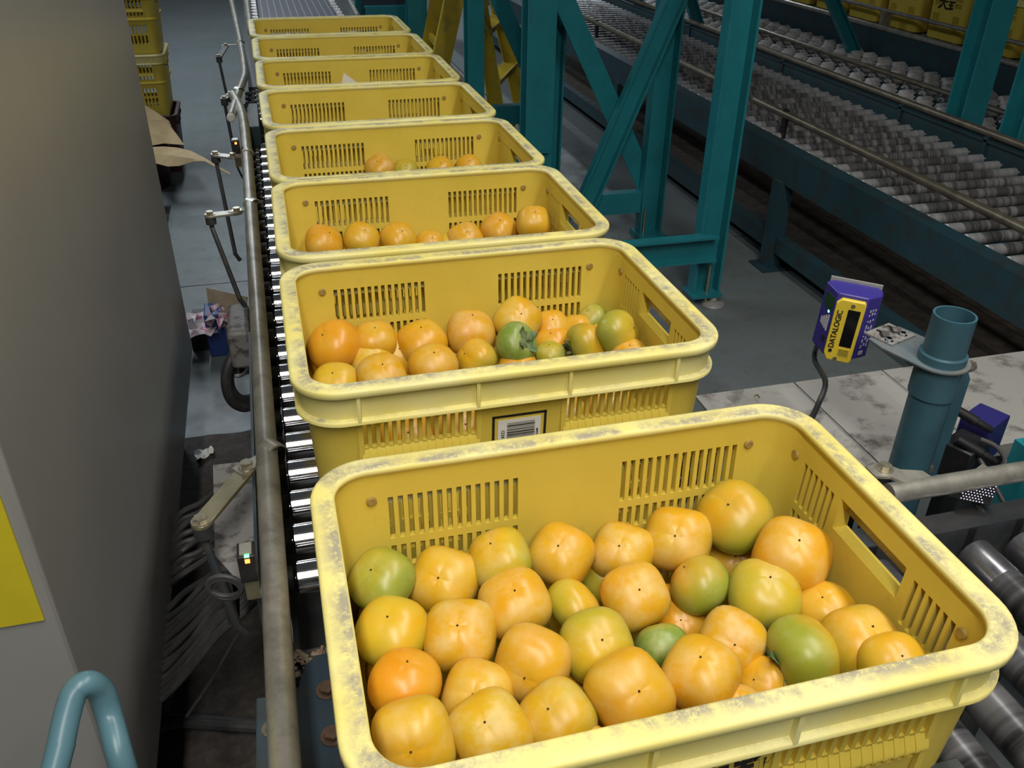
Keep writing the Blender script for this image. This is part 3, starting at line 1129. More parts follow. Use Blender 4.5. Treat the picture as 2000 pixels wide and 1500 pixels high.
# grey belt conveyor beyond the last crate
belt = thing('belt_conveyor', 'grey ribbed belt conveyor beyond the farthest crate', 'conveyor', (0, 4.8, 0))
MB().span((-.235, 3.3, RT - .02), (.195, 7.4, RT + .002)).build('belt', M_BELT, belt, bevel=.004)
ME_STUB = MB().lathe((0, 0, 0), (1, 0, 0), [(.010, 0), (.021, .003), (.021, .034), (.010, .037)], 14).mesh('edge_roller', M_ROLL2)
for k in range(34):
    y = 3.36 + k * .115
    inst(ME_STUB, 'edge_roller', belt, (-.278, y - 4.8, RT - .012))
    inst(ME_STUB, 'edge_roller', belt, (.202, y - 4.8, RT - .012))
for x in (-.300, .262):
    MB().span((x - .018, 3.26, RT - .12), (x + .018, 7.4, RT - .008)).build('side_rail', M_FRAME, belt)
for y in (3.5, 5.2, 7.0):
    for x in (-.30, .262):
        MB().span((x - .02, y, 0), (x + .02, y + .05, RT - .12)).build('leg', M_FRAME, belt)
p0, p1 = pz(672, -20, .78), pz(700, 32, .74)
gr = MB().tube([p0, p1], .012, 10).build('guide_rail', M_GALV)
tag(gr, 'short pale guide rail beside the grey belt at the top', 'rail')

# ------------------------------------------------------------------ cross line of dark rollers under the nearest crate
cross = thing('cross_conveyor', 'dark rubber roller conveyor leading off to the right under the nearest crate', 'conveyor', (.3, 0, 0))
ME_X = roller_mesh('roller', -.275, .212, .0255, M_RUBROLL, 'y', 24)
ME_XE = MB().lathe((0, .150, 0), (0, 1, 0), [(.0258, 0), (.0262, .002), (.0262, .060), (.018, .062)], 24).mesh('steel_sleeve', worn('bare_steel_sleeve', (.40, .40, .44), (.26, .26, .29), 40, .5, .7, .26, .9))
for k in range(-7, 14):
    x = .465 + k * .08
    r = inst(ME_X, 'roller', cross, (x - .3, 0, RT - .0255))
    inst(ME_XE, 'steel_sleeve', r)
for (ya, yb) in ((.225, .231), (-.300, -.294)):
    MB().span((-.23, ya, RT - .13), (2.0, yb, RT + .012)).build('side_rail', M_FRAME, cross)
MB().span((-.23, .231, RT + .004), (2.0, .262, RT + .012)).build('rail_flange', M_FRAME, cross)
ME_SLOT = MB().span((-.006, .2235, RT - .030), (.006, .2252, RT + .011)).mesh('axle_slot', M_BLACK)
for k in range(-7, 14):
    inst(ME_SLOT, 'axle_slot', cross, (.465 + k * .08 - .3, 0, 0))
for x in (-.2, .75, 1.7):
    for y in (.245, -.30):
        MB().span((x, y - .02, 0), (x + .05, y + .02, RT - .13)).build('leg', M_FRAME, cross)
# steel guard plate in front of the nearest crate
g = thing('guard_plate', 'dark green steel plate in front of the nearest crate', 'plate', (0, -.3, .76))
MB().span((-.28, -.40, .845), (.243, -.159, .850)).build('plate', M_SLATE, g, bevel=.001)
MB().span((-.28, -.406, .60), (.243, -.40, .850)).build('apron', M_SLATE, g)
MB().span((.225, -.36, .56), (.235, -.33, .845)).build('bracket', M_SLATE, g)
# navy end plate with bolts at the left of the nearest crate
g = thing('drive_end_plate', 'navy bolted steel end plate left of the nearest crate', 'plate', (-.29, .05, .6))
pl = [(-.30, .235), (-.292, .26), (-.278, .272), (-.235, .272), (-.235, -.30), (-.315, -.30), (-.315, .12)]
mb = MB().prism(pl, RT - .055, RT - .045)
mb.build('plate', M_NAVY, g)
mb = MB().span((-.318, -.30, RT - .30), (-.310, .285, RT - .02))
mb.build('side_web', M_NAVY, g)
for (x, y) in ((-.268, .215), (-.268, .150), (-.262, .078), (-.262, 0)):
    bolt((x, y, RT - .045), .010).build('bolt', worn('rusty_bolt', (.12, .07, .045), (.07, .045, .03), 60, .4, .6, .6, .5) if 'rusty_bolt' not in bpy.data.materials else bpy.data.materials['rusty_bolt'], g)
d = MB()
random.seed(5)
for k in range(46):
    c = Vector((-.285 + random.uniform(-.03, .03), .285 + random.uniform(-.015, .02), RT - .075 + random.uniform(0, .008)))
    d.box(c, (random.uniform(.004, .014), random.uniform(.003, .008), .0015), Matrix.Rotation(random.uniform(0, 3), 3, 'Z'))
o = d.build('leaf_litter', worn('dry_brown_litter', (.16, .10, .06), (.30, .25, .18), 50, .4, .6, .9))
o['kind'] = 'stuff'
tag(o, 'dry brown leaf crumbs on the ledge left of the nearest crate', 'litter')
g = MB().span((-.33, .272, RT - .095), (-.235, .315, RT - .078)).build('cross_ledge', M_FRAME)
tag(g, 'dark steel ledge under the leaf crumbs', 'ledge')
g = MB().span((-.318, .306, RT - .052), (-.304, .332, RT - .035)).build('white_tag', M_WHITE)
tag(g, 'small white tag on the frame left of the nearest crate', 'tag')

# ------------------------------------------------------------------ guide pipes and their brackets
gp = thing('guide_pipe', 'long galvanised guide pipe along the left of the crates', 'pipe', (-.31, 1.0, .78))
path = [(-.311, -.35, .78), (-.312, .25, .78), (-.315, .87, .78), (-.320, 1.55, .78), (-.327, 2.216, .78), (-.338, 2.50, .78), (-.363, 2.722, .78)]
MB().tube(path, .0150, 16, 5).build('pipe', M_GALV, gp)
MB().lathe((-.311, -.09, .78), (0, 1, 0), [(.0165, 0), (.0172, .002), (.0172, .05), (.0165, .052)], 16).build('coupling', M_GALV, gp)
gq = thing('guide_pipe', 'far galvanised guide pipe with a kink, left of the far crates', 'pipe', (-.35, 3.5, .78))
MB().tube([(-.367, 2.42, .78), (-.346, 2.719, .78), (-.328, 2.92, .78), (-.320, 3.096, .78), (-.330, 3.6, .78), (-.342, 4.022, .78), (-.376, 5.05, .78), (-.40, 5.8, .78)], .0135, 12, 4).build('pipe', M_GALV, gq)
MB().lathe((-.3675, 2.413, .78), (-.07, -1, 0), [(.0135, 0), (.0135, .01), (.009, .014)], 12).build('end_cap', M_WHITE, gq)
gx = thing('guide_pipe', 'galvanised guide pipe along the cross conveyor at right', 'pipe', (.8, .24, .78))
MB().tube([(.478, .240, .782), (1.9, .228, .782)], .0140, 14).build('pipe', M_GALV, gx)
p = pz(485, -30, .73)
o = MB().tube([pz(490, 62, .70), pz(482, 0, .72), pz(478, -30, .72)], .016, 10).build('conduit', M_GALV)
tag(o, 'grey steel conduit running beside the far edge of the belt', 'conduit')


def clamp_bracket(label, arm0, arm1, pipe_pt, width, foot, mat=M_ZINC):
    """a flat arm bolted at both ends: outer end on an upright, inner end on a clamp round the pipe"""
    a, b, c = Vector(arm0), Vector(arm1), Vector(pipe_pt)
    t = thing('guide_bracket', label, 'bracket', (a.x, a.y, 0), 'brackets of the left guide pipe')
    d = (b - a).normalized()
    nrm = Vector((-d.y, d.x, 0)).normalized()
    poly = []
    for k in range(9):
        w = math.pi / 2 + math.pi * k / 8
        poly.append((d.x * math.cos(w) * width + nrm.x * math.sin(w) * width + a.x, d.y * math.cos(w) * width + nrm.y * math.sin(w) * width + a.y))
    for k in range(9):
        w = -math.pi / 2 + math.pi * k / 8
        poly.append((d.x * math.cos(w) * width + nrm.x * math.sin(w) * width + b.x, d.y * math.cos(w) * width + nrm.y * math.sin(w) * width + b.y))
    MB().prism(poly, a.z - .003, a.z + .003).build('arm', mat, t, bevel=.0008)
    bolt(a + Vector((0, 0, .003)), .0085).build('bolt', M_BOLT, t)
    # clamp: flat tongue and a half shell over the pipe
    e = (c - b)
    e.z = 0
    e.normalize()
    sd = Vector((-e.y, e.x, 0))
    mb = MB()
    z0 = a.z + .003
    w = width * .95
    pts = []
    steps = [(-.016, z0 + .0015), ((c - b).length - .019, z0 + .0015)]
    r = .0178
    L = (c - b).xy.length
    for k in range(8):
        an = math.pi * (1 - k / 7 * .92)
        steps.append((L + math.cos(an) * r, max(c.z, z0 - .004) + math.sin(an) * r))
    vs = []
    for (q, z) in steps:
        base = Vector((b.x, b.y, 0)) + e * q
        vs += [Vector((base.x, base.y, z)) + sd * w, Vector((base.x, base.y, z)) - sd * w, Vector((base.x, base.y, z - .003)) + sd * w, Vector((base.x, base.y, z - .003)) - sd * w]
    fs = []
    for i in range(len(steps) - 1):
        k = i * 4
        fs += [(k, k + 1, k + 5, k + 4), (k + 2, k + 6, k + 7, k + 3), (k, k + 4, k + 6, k + 2), (k + 1, k + 3, k + 7, k + 5)]
    fs += [(0, 2, 3, 1), (4 * len(steps) - 4, 4 * len(steps) - 3, 4 * len(steps) - 1, 4 * len(steps) - 2)]
    mb.add(vs, fs)
    mb.build('clamp', M_GALV, t)
    bolt(b + Vector((0, 0, .0045)), .0085).build('bolt', M_BOLT, t)
    f = Vector(foot)
    mb = MB()
    mb.tube([a + Vector((0, 0, -.004)), a + Vector((0, 0, -.03)), f + Vector((-.01, 0, .02)), f], .0055, 8)
    mb.cyl(a + Vector((0, 0, -.02)), a + Vector((0, 0, -.003)), .012, 12)
    mb.build('upright', M_FRAME, t)
    return t


clamp_bracket('near zinc-yellow bracket with two hex bolts beside the nearest crates', (-.397, .405, .776), (-.340, .508, .776), (-.306, .532, .78), .0125, (-.362, .35, .63))
clamp_bracket('bracket with a bent upright left of the third crate', (-.412, 1.532, .776), (-.352, 1.540, .776), (-.316, 1.570, .78), .013, (-.358, 1.40, .60), M_GALV)
clamp_bracket('bracket just below the red-lit sensor', (-.409, 2.02, .776), (-.362, 1.990, .776), (-.322, 1.99, .78), .013, (-.375, 1.80, .55), M_GALV)
clamp_bracket('bracket at the kink of the far guide pipe', (-.392, 2.68, .776), (-.372, 2.735, .776), (-.343, 2.76, .78), .012, (-.372, 2.60, .60), M_FRAME)
clamp_bracket('far bracket left of the two farthest crates', (-.420, 3.42, .776), (-.395, 3.66, .776), (-.332, 3.68, .78), .012, (-.40, 3.40, .60), M_FRAME)
t = thing('guide_bracket', 'flat steel clamp with one bolt on the cross conveyor pipe', 'bracket', (.5, .25, .78))
MB().prism([(.470, .262), (.470, .284), (.498, .290), (.512, .268), (.540, .258), (.543, .245), (.500, .240), (.490, .256)], .792, .796).build('clamp', M_GALV, t)
bolt((.492, .274, .796), .0085).build('bolt', M_BOLT, t)
MB().span((.482, .266, .60), (.502, .282, .792)).build('upright', M_FRAME, t)

# ------------------------------------------------------------------ grey machine at the left
mc = thing('machine_cabinet', 'tall grey sheet-metal machine casing at the left', 'machine', (-.9, 1.0, 0))
MX, MY0, MY1, MZ0 = -.545, .287, 1.85, .27
MB().span((MX - .9, MY0, MZ0), (MX, MY1, 2.0)).build('casing', M_PANEL, mc, bevel=.004)
for (x, y) in ((MX - .1, MY0 + .1), (MX - .1, MY1 - .12), (MX - .8, MY0 + .1), (MX - .8, MY1 - .12)):
    MB().span((x - .03, y - .03, 0), (x + .03, y + .03, MZ0)).build('foot', M_FRAME, mc)
MB().span((MX - .03, MY0 + .012, MZ0 - .05), (MX - .024, MY1 - .03, MZ0)).build('bottom_flange', M_FRAME, mc)
MB().span((MX - .30, MY0 - .003, .770), (MX - .014, MY0 - .0005, 1.30)).build('yellow_plate', M_YPANEL, mc)

# ------------------------------------------------------------------ pale blue hoop at the lower left
hp = [pd(75, 1640, .80), pd(110, 1490, .835), pd(130, 1400, .85), pd(146, 1352, .858), pd(172, 1335, .865), pd(198, 1352, .88), pd(214, 1400, .885), pd(238, 1490, .87), pd(276, 1640, .84)]
hp = hp[1:-1]
d_ = (hp[0] - hp[2]).normalized()
d_.z = min(d_.z, -.6)
d_.normalize()
lo0 = hp[0] + d_ * (hp[0].z / -d_.z)
lo1 = hp[-1].copy()
lo1.z = 0
hp = [lo0, hp[0] + d_ * .1] + hp + [hp[-1] + Vector((0, 0, -.1)), lo1]
o = MB().tube(hp, .0128, 16, 6).build('handle_hoop', M_HOOP)
tag(o, 'pale blue bent steel tube handle at the lower left', 'handle')

# ------------------------------------------------------------------ sensors, cables and clutter beside the line
tr = thing('cable_tray', 'speckled grey sheet-metal tray below the near bracket', 'tray', (-.38, .5, .65))
pol = [pz(x, y, .70) for (x, y) in ((416, 908), (512, 898), (508, 1128), (472, 1142), (420, 1085))]
MB().prism([(p.x, p.y) for p in pol], .697, .700).build('lid', M_TRAY, tr)
MB().span((-.39, .40, .60), (-.375, .62, .697)).build('tray_side', M_FRAME, tr)


def sensor(label, p, s, facing, ledcol, led2=None):
    p = Vector(p)
    t = thing('photo_sensor', label, 'sensor', p)
    MB().box(p, (s * .8, s * 1.1, s * 1.6)).build('housing', M_BLACK, t, bevel=.0015)
    MB().box(p + Vector((0, .0, s * .83)), (s * .55, s * .8, s * .08)).build('cap', M_GALV, t)
    MB().box(p + Vector((s * .05, -s * .56, s * .55)), (s * .22, s * .06, s * .22)).build('led', ledcol, t)
    if led2:
        MB().box(p + Vector((s * .05, -s * .50, s * .80)), (s * .22, s * .10, s * .10)).build('led', led2, t)
    MB().span(p + Vector((-s * .3, -s * .3, -s * 2.1)), p + Vector((s * .35, s * .3, -s * .8))).build('mount', M_ZINC, t)
    MB().span(p + Vector((s * .35, -s * .3, -s * 2.3)), p + Vector((s * 1.2, s * .35, -s * 1.7))).build('bracket', M_SHEET, t)
    return t


sensor('black photo sensor with green and orange lights beside the nearest crate', pd(484, 1098, .99), .024, -1, M_LEDR, M_LEDG)
sensor('black photo sensor glowing red by the far guide pipe', pz(461, 287, .79), .026, -1, M_LEDR)
o = MB().tube([pz(468, 300, .76), pz(462, 318, .72), pz(470, 340, .66), pz(482, 360, .62)], .003, 6, 4).build('sensor_cable', M_BLACK)
tag(o, 'thin black cable hanging from the red-lit sensor', 'cable')
random.seed(21)
NTH = ['topmost', 'second', 'third', 'fourth', 'fifth', 'sixth', 'seventh', 'eighth', 'ninth', 'tenth', 'eleventh', 'twelfth', 'lowest']
# upper bundle: from under the casing to the tray
for k in range(9):
    y0 = 1000 + k * 15
    z = .33 + .012 * random.uniform(-1, 1)
    pts = [px(322 + random.uniform(-6, 2), y0 + 18, MX - .02) * 1.0, pz(350, y0 + 6, z), pz(390, y0 - 18 + random.uniform(-6, 6), z + .01), pz(430, y0 - 42 + random.uniform(-8, 8), z + .01), pz(520, y0 - 70, z)]
    pts[0].z = .24
    o = MB().tube(pts, .0062, 8, 5).build('cable', M_RUBBER)
    tag(o, (NTH[k] if k < 8 else 'lowest') + ' grey cable from the top in the upper bundle running under the speckled tray', 'cable', 'upper cable bundle beside the machine')
for k in range(13):
    f = k / 12
    a0 = pz(318 - 6 * f + random.uniform(-3, 3), 1200 + 170 * f, .28)
    pts = [a0 + Vector((-.06, -.01, -.02)), a0, pz(360 + 10 * f, 1165 + 150 * f + random.uniform(-8, 8), .34), pz(410 + 14 * f, 1120 + 125 * f + random.uniform(-8, 8), .40), pz(452 + 26 * f, 1085 + 110 * f, .44), pz(500 + 30 * f, 1050 + 90 * f, .44)]
    o = MB().tube(pts, .0060, 8, 5).build('cable', M_RUBBER)
    tag(o, NTH[k] + ' grey cable from the top in the lower fan spreading from under the machine', 'cable', 'lower cable fan beside the machine')
o = MB().tube([pz(322, 1405, .02), pz(335, 1350, .16), pz(365, 1290, .28), pz(400, 1230, .36), pz(430, 1185, .42), pz(455, 1160, .46)], .0058, 8, 6).build('cable', M_RUBBER)
tag(o, 'single grey cable curving down in front of the lower fan', 'cable')
o = MB().tube([pz(475, 1218, .38), pz(440, 1280, .26), pz(405, 1340, .16), pz(365, 1398, .06)], .003, 6, 4).build('thin_wire', M_GALV)
tag(o, 'thin pale wire slanting down below the cable fan', 'wire')
for k, dz in enumerate((0, .014)):
    o = MB().tube([pz(300, 1412 + 14 * k, .03), pz(345, 1404 + 10 * k, .03), pz(410, 1408 + 8 * k, .035), pz(500, 1416 + 6 * k, .04), pz(560, 1420 + 4 * k, .04)], .010, 8, 4).build('rubber_hose', M_RUBBER)
    tag(o, ('farther' if k == 0 else 'nearer') + ' of two dark hoses lying across the floor at lower left', 'hose')
for k in range(2):
    c = pd(440, 1150, 1.02)
    pts = []
    for i in range(15):
        w = 2 * math.pi * i / 12 + k * .3
        pts.append(c + _r * math.cos(w) * (.018 + .002 * k) + (_u * .75 - _f * .5) * math.sin(w) * .018 + Vector((0, 0, .004 * k)))
    o = MB().tube(pts, .0032, 7, 3).build('coiled_lead', M_RUBBER)
    tag(o, ('inner' if k == 0 else 'outer') + ' loop of the coiled sensor lead below the speckled tray', 'cable')
# blue-grey side bracket low on the left of the pipe
g = thing('frame_bracket', 'blue-grey steel bracket with a bolt at the lower edge left of the pipe', 'bracket', (-.33, .05, .6))
pA, pB, pC, pD = pz(500, 1362, .70), pz(540, 1358, .70), pz(545, 1560, .70), pz(498, 1560, .70)
MB().prism([(p.x, p.y) for p in (pA, pB, pC, pD)], .52, .70).build('channel', M_NAVYB, g, bevel=.002)
q = pz(531, 1424, .701)
bolt(q, .0075).build('bolt', M_BOLT, g)
# long steel edge strip beside the pipe
g = MB().span((-.3375, .30, .66), (-.3335, .98, .745)).build('edge_strip', M_NAVYB)
tag(g, 'thin blue-grey steel strip beside the near guide pipe', 'strip')
# flexible conduit ring under the pipe
t = thing('hose_coil', 'coiled grey flexible hose with a metal ring under the guide pipe', 'hose', pz(480, 720, .30))
cc = pz(486, 722, .34)
for k, (R, r, m) in enumerate(((.088, .014, M_RUBBER), (.078, .013, M_RUBBER))):
    pts = []
    for i in range(22):
        w = math.pi * (.25 + 1.5 * i / 21)
        pts.append(cc + Vector((math.cos(w) * R * .62, -.03 + .05 * math.cos(w) + .02 * k, math.sin(w) * R)))
    MB().tube(pts, r, 10, 2).build('hose', m, t)
pts = [cc + _r * math.cos(2 * math.pi * i / 16) * .026 + _u * math.sin(2 * math.pi * i / 16) * .026 - _f * .05 + Vector((-.012, 0, .012)) for i in range(17)]
MB().tube(pts, .005, 8, 2).build('ring', M_GALV, t)
MB().cyl(cc - _f * .04 + Vector((-.012, 0, .012)), cc + _f * .02 + Vector((-.012, 0, .012)), .022, 16).build('hose_end', M_BLACK, t)
o = MB().box(pz(470, 655, .5), (.05, .16, .10)).build('motor_cover', M_TRAY, bevel=.01)
tag(o, 'grey rounded metal cover beside the guide pipe above the hose coil', 'cover')
# cardboard, film, blue box
a, b, c, d = pz(402, 562, .20), pz(482, 580, .24), pz(478, 628, .16), pz(410, 612, .12)
mb = MB()
nn = (b - a).cross(d - a).normalized() * .004
mb.add([a, b, c, d, a + nn, b + nn, c + nn, d + nn], [(0, 1, 2, 3), (7, 6, 5, 4), (0, 4, 5, 1), (1, 5, 6, 2), (2, 6, 7, 3), (3, 7, 4, 0)])
o = mb.build('cardboard_sheet', M_CARD)
tag(o, 'piece of brown cardboard leaning on the conveyor leg', 'cardboard')
MB_ = MB()


def crumple(label, name, pix, z, mat, nx=9, ny=7, amp=.02, seed=1, cat='film'):
    rnd = random.Random(seed)
    A, B, C, D_ = [pz(x, y, z) for (x, y) in pix]
    vs, fs = [], []
    for j in range(ny):
        for i in range(nx):
            u, v = i / (nx - 1), j / (ny - 1)
            p = (A * (1 - u) + B * u) * (1 - v) + (D_ * (1 - u) + C * u) * v
            vs.append(p + Vector((rnd.uniform(-.3, .3) * amp, rnd.uniform(-.3, .3) * amp, rnd.uniform(0, 1) * amp)))
    m = len(vs)
    vs += [p + Vector((0, 0, -.0012)) for p in vs[:m]]
    for j in range(ny - 1):
        for i in range(nx - 1):
            q = (j * nx + i, j * nx + i + 1, (j + 1) * nx + i + 1, (j + 1) * nx + i)
            fs += [q, tuple(m + k for k in q[::-1])]
    rim = [i for i in range(nx)] + [j * nx + nx - 1 for j in range(1, ny)] + [(ny - 1) * nx + i for i in range(nx - 2, -1, -1)] + [j * nx for j in range(ny - 2, 0, -1)]
    for k in range(len(rim)):
        i, j = rim[k], rim[(k + 1) % len(rim)]
        fs.append((i, j, m + j, m + i))
    o = MB().add(vs, fs).build(name, mat, angle=20)
    return tag(o, label, cat)


crumple('crumpled pink and white plastic film on the floor by the machine', 'plastic_film', ((330, 628), (412, 620), (432, 662), (335, 668)), .10, M_PINK, 11, 7, .03, 3)
crumple('crumpled clear and red film behind the blue box', 'plastic_film', ((408, 612), (470, 618), (462, 648), (410, 645)), .13, M_PINK, 9, 6, .05, 4)
crumple('torn scrap of silver foil on the dark floor', 'foil_scrap', ((380, 886), (414, 876), (418, 888), (386, 902)), .012, M_WHITE, 7, 5, .012, 5, 'scrap')
a = pz(410, 688, .02)
b = pz(446, 684, .02)
o = MB().span((a.x, a.y, .0), (b.x, a.y + .10, .16)).build('small_box', M_BOXBLUE, bevel=.004)
tag(o, 'small blue plastic box on the floor by the machine', 'box')
o = MB().span((pz(376, 700, 0).x, pz(376, 700, 0).y + .05, 0), (pz(410, 690, 0).x, pz(410, 690, 0).y + .22, .07)).build('black_channel', M_BLACK)
tag(o, 'black channel on the floor beside the blue box', 'channel')

# thick brown dust on the floor between machine and line
rnd = random.Random(4)
vs, fs = [], []
NX, NY = 14, 80
for j in range(NY):
    for i in range(NX):
        x = -.66 + .72 * i / (NX - 1)
        y = -.6 + 2.45 * j / (NY - 1)
        e_ = min(i, NX - 1 - i, j, (NY - 1 - j) * .5)
        vs.append((x + rnd.uniform(-.01, .01), y + rnd.uniform(-.01, .01), (-.002 if e_ < 1 else .004 + rnd.uniform(0, .010) * min(1, e_ / 3))))
for j in range(NY - 1):
    for i in range(NX - 1):
        fs.append((j * NX + i, j * NX + i + 1, (j + 1) * NX + i + 1, (j + 1) * NX + i))
o = MB().add(vs, fs).build('floor_dust', worn('brown_dust', (.050, .042, .037), (.085, .075, .066), 45, .45, .7, .9, 0, .5), angle=60)
o['kind'] = 'stuff'
tag(o, 'dark brown dust and crumbs on the floor beside the machine', 'dust')

# ------------------------------------------------------------------ crate stack and kraft paper at the far left
SX, SY = -.985, 4.62
ME_BODY_C = crate_body(True)
ME_BODY_R, ME_RIM_R = ME_BODY.copy(), ME_RIM.copy()
ME_BODY_R.materials.clear(); ME_BODY_R.materials.append(M_REDCRATE)
ME_RIM_R.materials.clear(); ME_RIM_R.materials.append(M_REDCRATE)
crate((SX + .01, SY, 0), 0, 'red-brown crate under the yellow stack behind the machine', 'crates stacked behind the machine', False, None, ME_BODY_R, ME_RIM_R)
for k, w in enumerate(('lower yellow crate of the stack behind the machine', 'middle yellow crate of the stack behind the machine', 'upper yellow crate of the stack behind the machine')):
    crate((SX + .006 * (k % 2), SY, .305 + .305 * k), 0, w, 'crates stacked behind the machine', False, None, ME_BODY_C)
tub = thing('plastic_tub', 'low dark brown tub under the kraft paper behind the machine', 'tub', (-.93, 4.25, 0))
MB().lathe((-.93, 4.27, 0), (0, 0, 1), [(.135, 0), (.14, .004), (.165, .20), (.172, .205), (.172, .215), (.158, .215), (.133, .012)], 28).build('bowl', M_REDCRATE, tub, angle=50)
pl = thing('shade_slats', 'black slats added for the dark shade on the floor behind the machine', 'shade_slats', (-1.15, 3.55, 0))  # black slats put in where the floor lies in shadow
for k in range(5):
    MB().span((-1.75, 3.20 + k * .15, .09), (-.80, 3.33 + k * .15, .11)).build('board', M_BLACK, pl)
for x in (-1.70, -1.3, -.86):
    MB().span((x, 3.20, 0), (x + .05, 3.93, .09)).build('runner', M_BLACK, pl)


def paper(label, pts3, thick=.0015):
    """a folded sheet: rows of 3-D points"""
    ny, nx = len(pts3), len(pts3[0])
    vs = [Vector(p) for r in pts3 for p in r]
    m = len(vs)
    vs += [p + Vector((0, .0008, -thick)) for p in vs[:m]]
    fs = []
    for j in range(ny - 1):
        for i in range(nx - 1):
            q = (j * nx + i, j * nx + i + 1, (j + 1) * nx + i + 1, (j + 1) * nx + i)
            fs += [q, tuple(m + k for k in q[::-1])]
    rim = [i for i in range(nx)] + [j * nx + nx - 1 for j in range(1, ny)] + [(ny - 1) * nx + i for i in range(nx - 2, -1, -1)] + [j * nx for j in range(ny - 2, 0, -1)]
    for k in range(len(rim)):
        i, j = rim[k], rim[(k + 1) % len(rim)]
        fs.append((i, j, m + j, m + i))
    o = MB().add(vs, fs).build('kraft_paper', M_KRAFT, angle=15)
    return tag(o, label, 'paper', 'kraft paper sheets behind the machine')


paper('brown kraft paper folded over the crate behind the machine', [
    [pd(250, 205, 4.55), pd(285, 206, 4.55), pd(310, 222, 4.52), pd(330, 236, 4.5)],
    [pd(255, 225, 4.5), pd(290, 232, 4.5), pd(318, 234, 4.48), pd(335, 248, 4.46)],
    [pd(258, 234, 4.42), pd(290, 235, 4.42), pd(324, 238, 4.42), pd(345, 262, 4.42)],
    [pd(270, 284, 4.3), pd(297, 284, 4.28), pd(319, 280, 4.34), pd(360, 283, 4.36)]])
paper('brown kraft paper drooping to a point toward the conveyor', [
    [pd(270, 288, 4.28), pd(318, 286, 4.27), pd(345, 288, 4.28), pd(372, 294, 4.25), pd(400, 308, 4.2), pd(418, 320, 4.15), pd(450, 338, 4.1)],
    [pd(285, 300, 4.22), pd(325, 302, 4.22), pd(350, 306, 4.2), pd(378, 310, 4.2), pd(402, 314, 4.17), pd(416, 322, 4.14), pd(450, 340, 4.1)],
    [pd(300, 318, 4.2), pd(328, 325, 4.18), pd(350, 324, 4.2), pd(380, 315, 4.19), pd(400, 315, 4.17), pd(415, 323, 4.14), pd(448, 341, 4.1)]])
# white slip inside the sixth crate and scrap in the farthest
def slip(label, pix, y):
    v = [py(a, b, y) for (a, b) in pix]
    e = Vector((0, .0012, 0))
    n = len(v)
    o = MB().add(v + [p + e for p in v], [tuple(range(n)), tuple(range(n, 2 * n))[::-1]] + [(i, (i + 1) % n, n + (i + 1) % n, n + i) for i in range(n)]).build('paper_slip', M_WHITE)
    return tag(o, label, 'paper')


slip('white paper slip standing up inside the sixth crate', ((671, 142), (696, 160), (705, 175), (665, 178)), KY[5] + .02)
slip('white scrap of paper in the farthest crate', ((560, 64), (566, 66), (572, 78), (556, 78)), KY[7] - .02)

# ------------------------------------------------------------------ teal steel supports


def channel(a, b, w, dep, th, right, name, parent, mat=M_TEAL, lips=(1, 1), H=False):
    """rolled section from a to b; 'right' is the direction of its width, its flanges stand toward -normal"""
    a, b, ex = Vector(a), Vector(b), Vector(right).normalized()
    ez = (b - a).normalized()
    ex = (ex - ez * ex.dot(ez)).normalized()
    ey = ez.cross(ex)
    L = (b - a).length
    M = frame_matrix(ex, ey, ez, a)
    if H:
        poly = [(-w / 2, -dep), (w / 2, -dep), (w / 2, -dep + th), (th / 2, -dep + th), (th / 2, dep - th), (w / 2, dep - th), (w / 2, dep), (-w / 2, dep), (-w / 2, dep - th), (-th / 2, dep - th), (-th / 2, -dep + th), (-w / 2, -dep + th)]
    else:
        poly = [(-w / 2, 0), (w / 2, 0)]
        poly += [(w / 2, -dep), (w / 2 - th, -dep), (w / 2 - th, -th)] if lips[1] else [(w / 2, -th)]
        poly += [(-w / 2 + th, -th), (-w / 2 + th, -dep), (-w / 2, -dep)] if lips[0] else [(-w / 2, -th)]
    return MB().prism(poly, 0, L, M).build(name, mat, parent, angle=20)


XR = Vector((1, 0, 0))
tf = thing('steel_truss', 'teal cross-braced steel frame in the middle', 'frame', (1.1, 3.0, 0))
channel((.82, 3.02, 0), (.82, 3.02, 2.4), .115, .05, .012, XR, 'post', tf, H=True)
channel((.955, 3.22, 0), (.955, 3.22, 2.4), .06, .05, .008, XR, 'post', tf)
channel((1.365, 3.03, .03), (1.365, 3.03, 2.4), .105, .06, .008, XR, 'post', tf)
channel((.90, 3.03, 1.06), (1.375, 3.03, .19), .085, .045, .008, XR, 'brace', tf, lips=(0, 0))
channel((1.005, 2.975, .12), (1.40, 2.975, 1.12), .090, .040, .010, XR, 'brace', tf)
ch = channel((.85, 2.99, .175), (1.33, 2.99, .175), .095, .05, .008, (0, 0, 1), 'cross_beam', tf)
channel((.86, 3.0, .40), (.30, 3.0, .40), .09, .05, .008, (0, 0, 1), 'cross_beam', tf)
MB().span((1.30, 2.94, 0), (1.43, 3.06, .03)).build('foot_plate', M_TEAL, tf)
MB().cyl((1.335, 2.985, .03), (1.335, 2.985, .14), .006, 10).build('anchor_bolt', M_BOLT, tf)

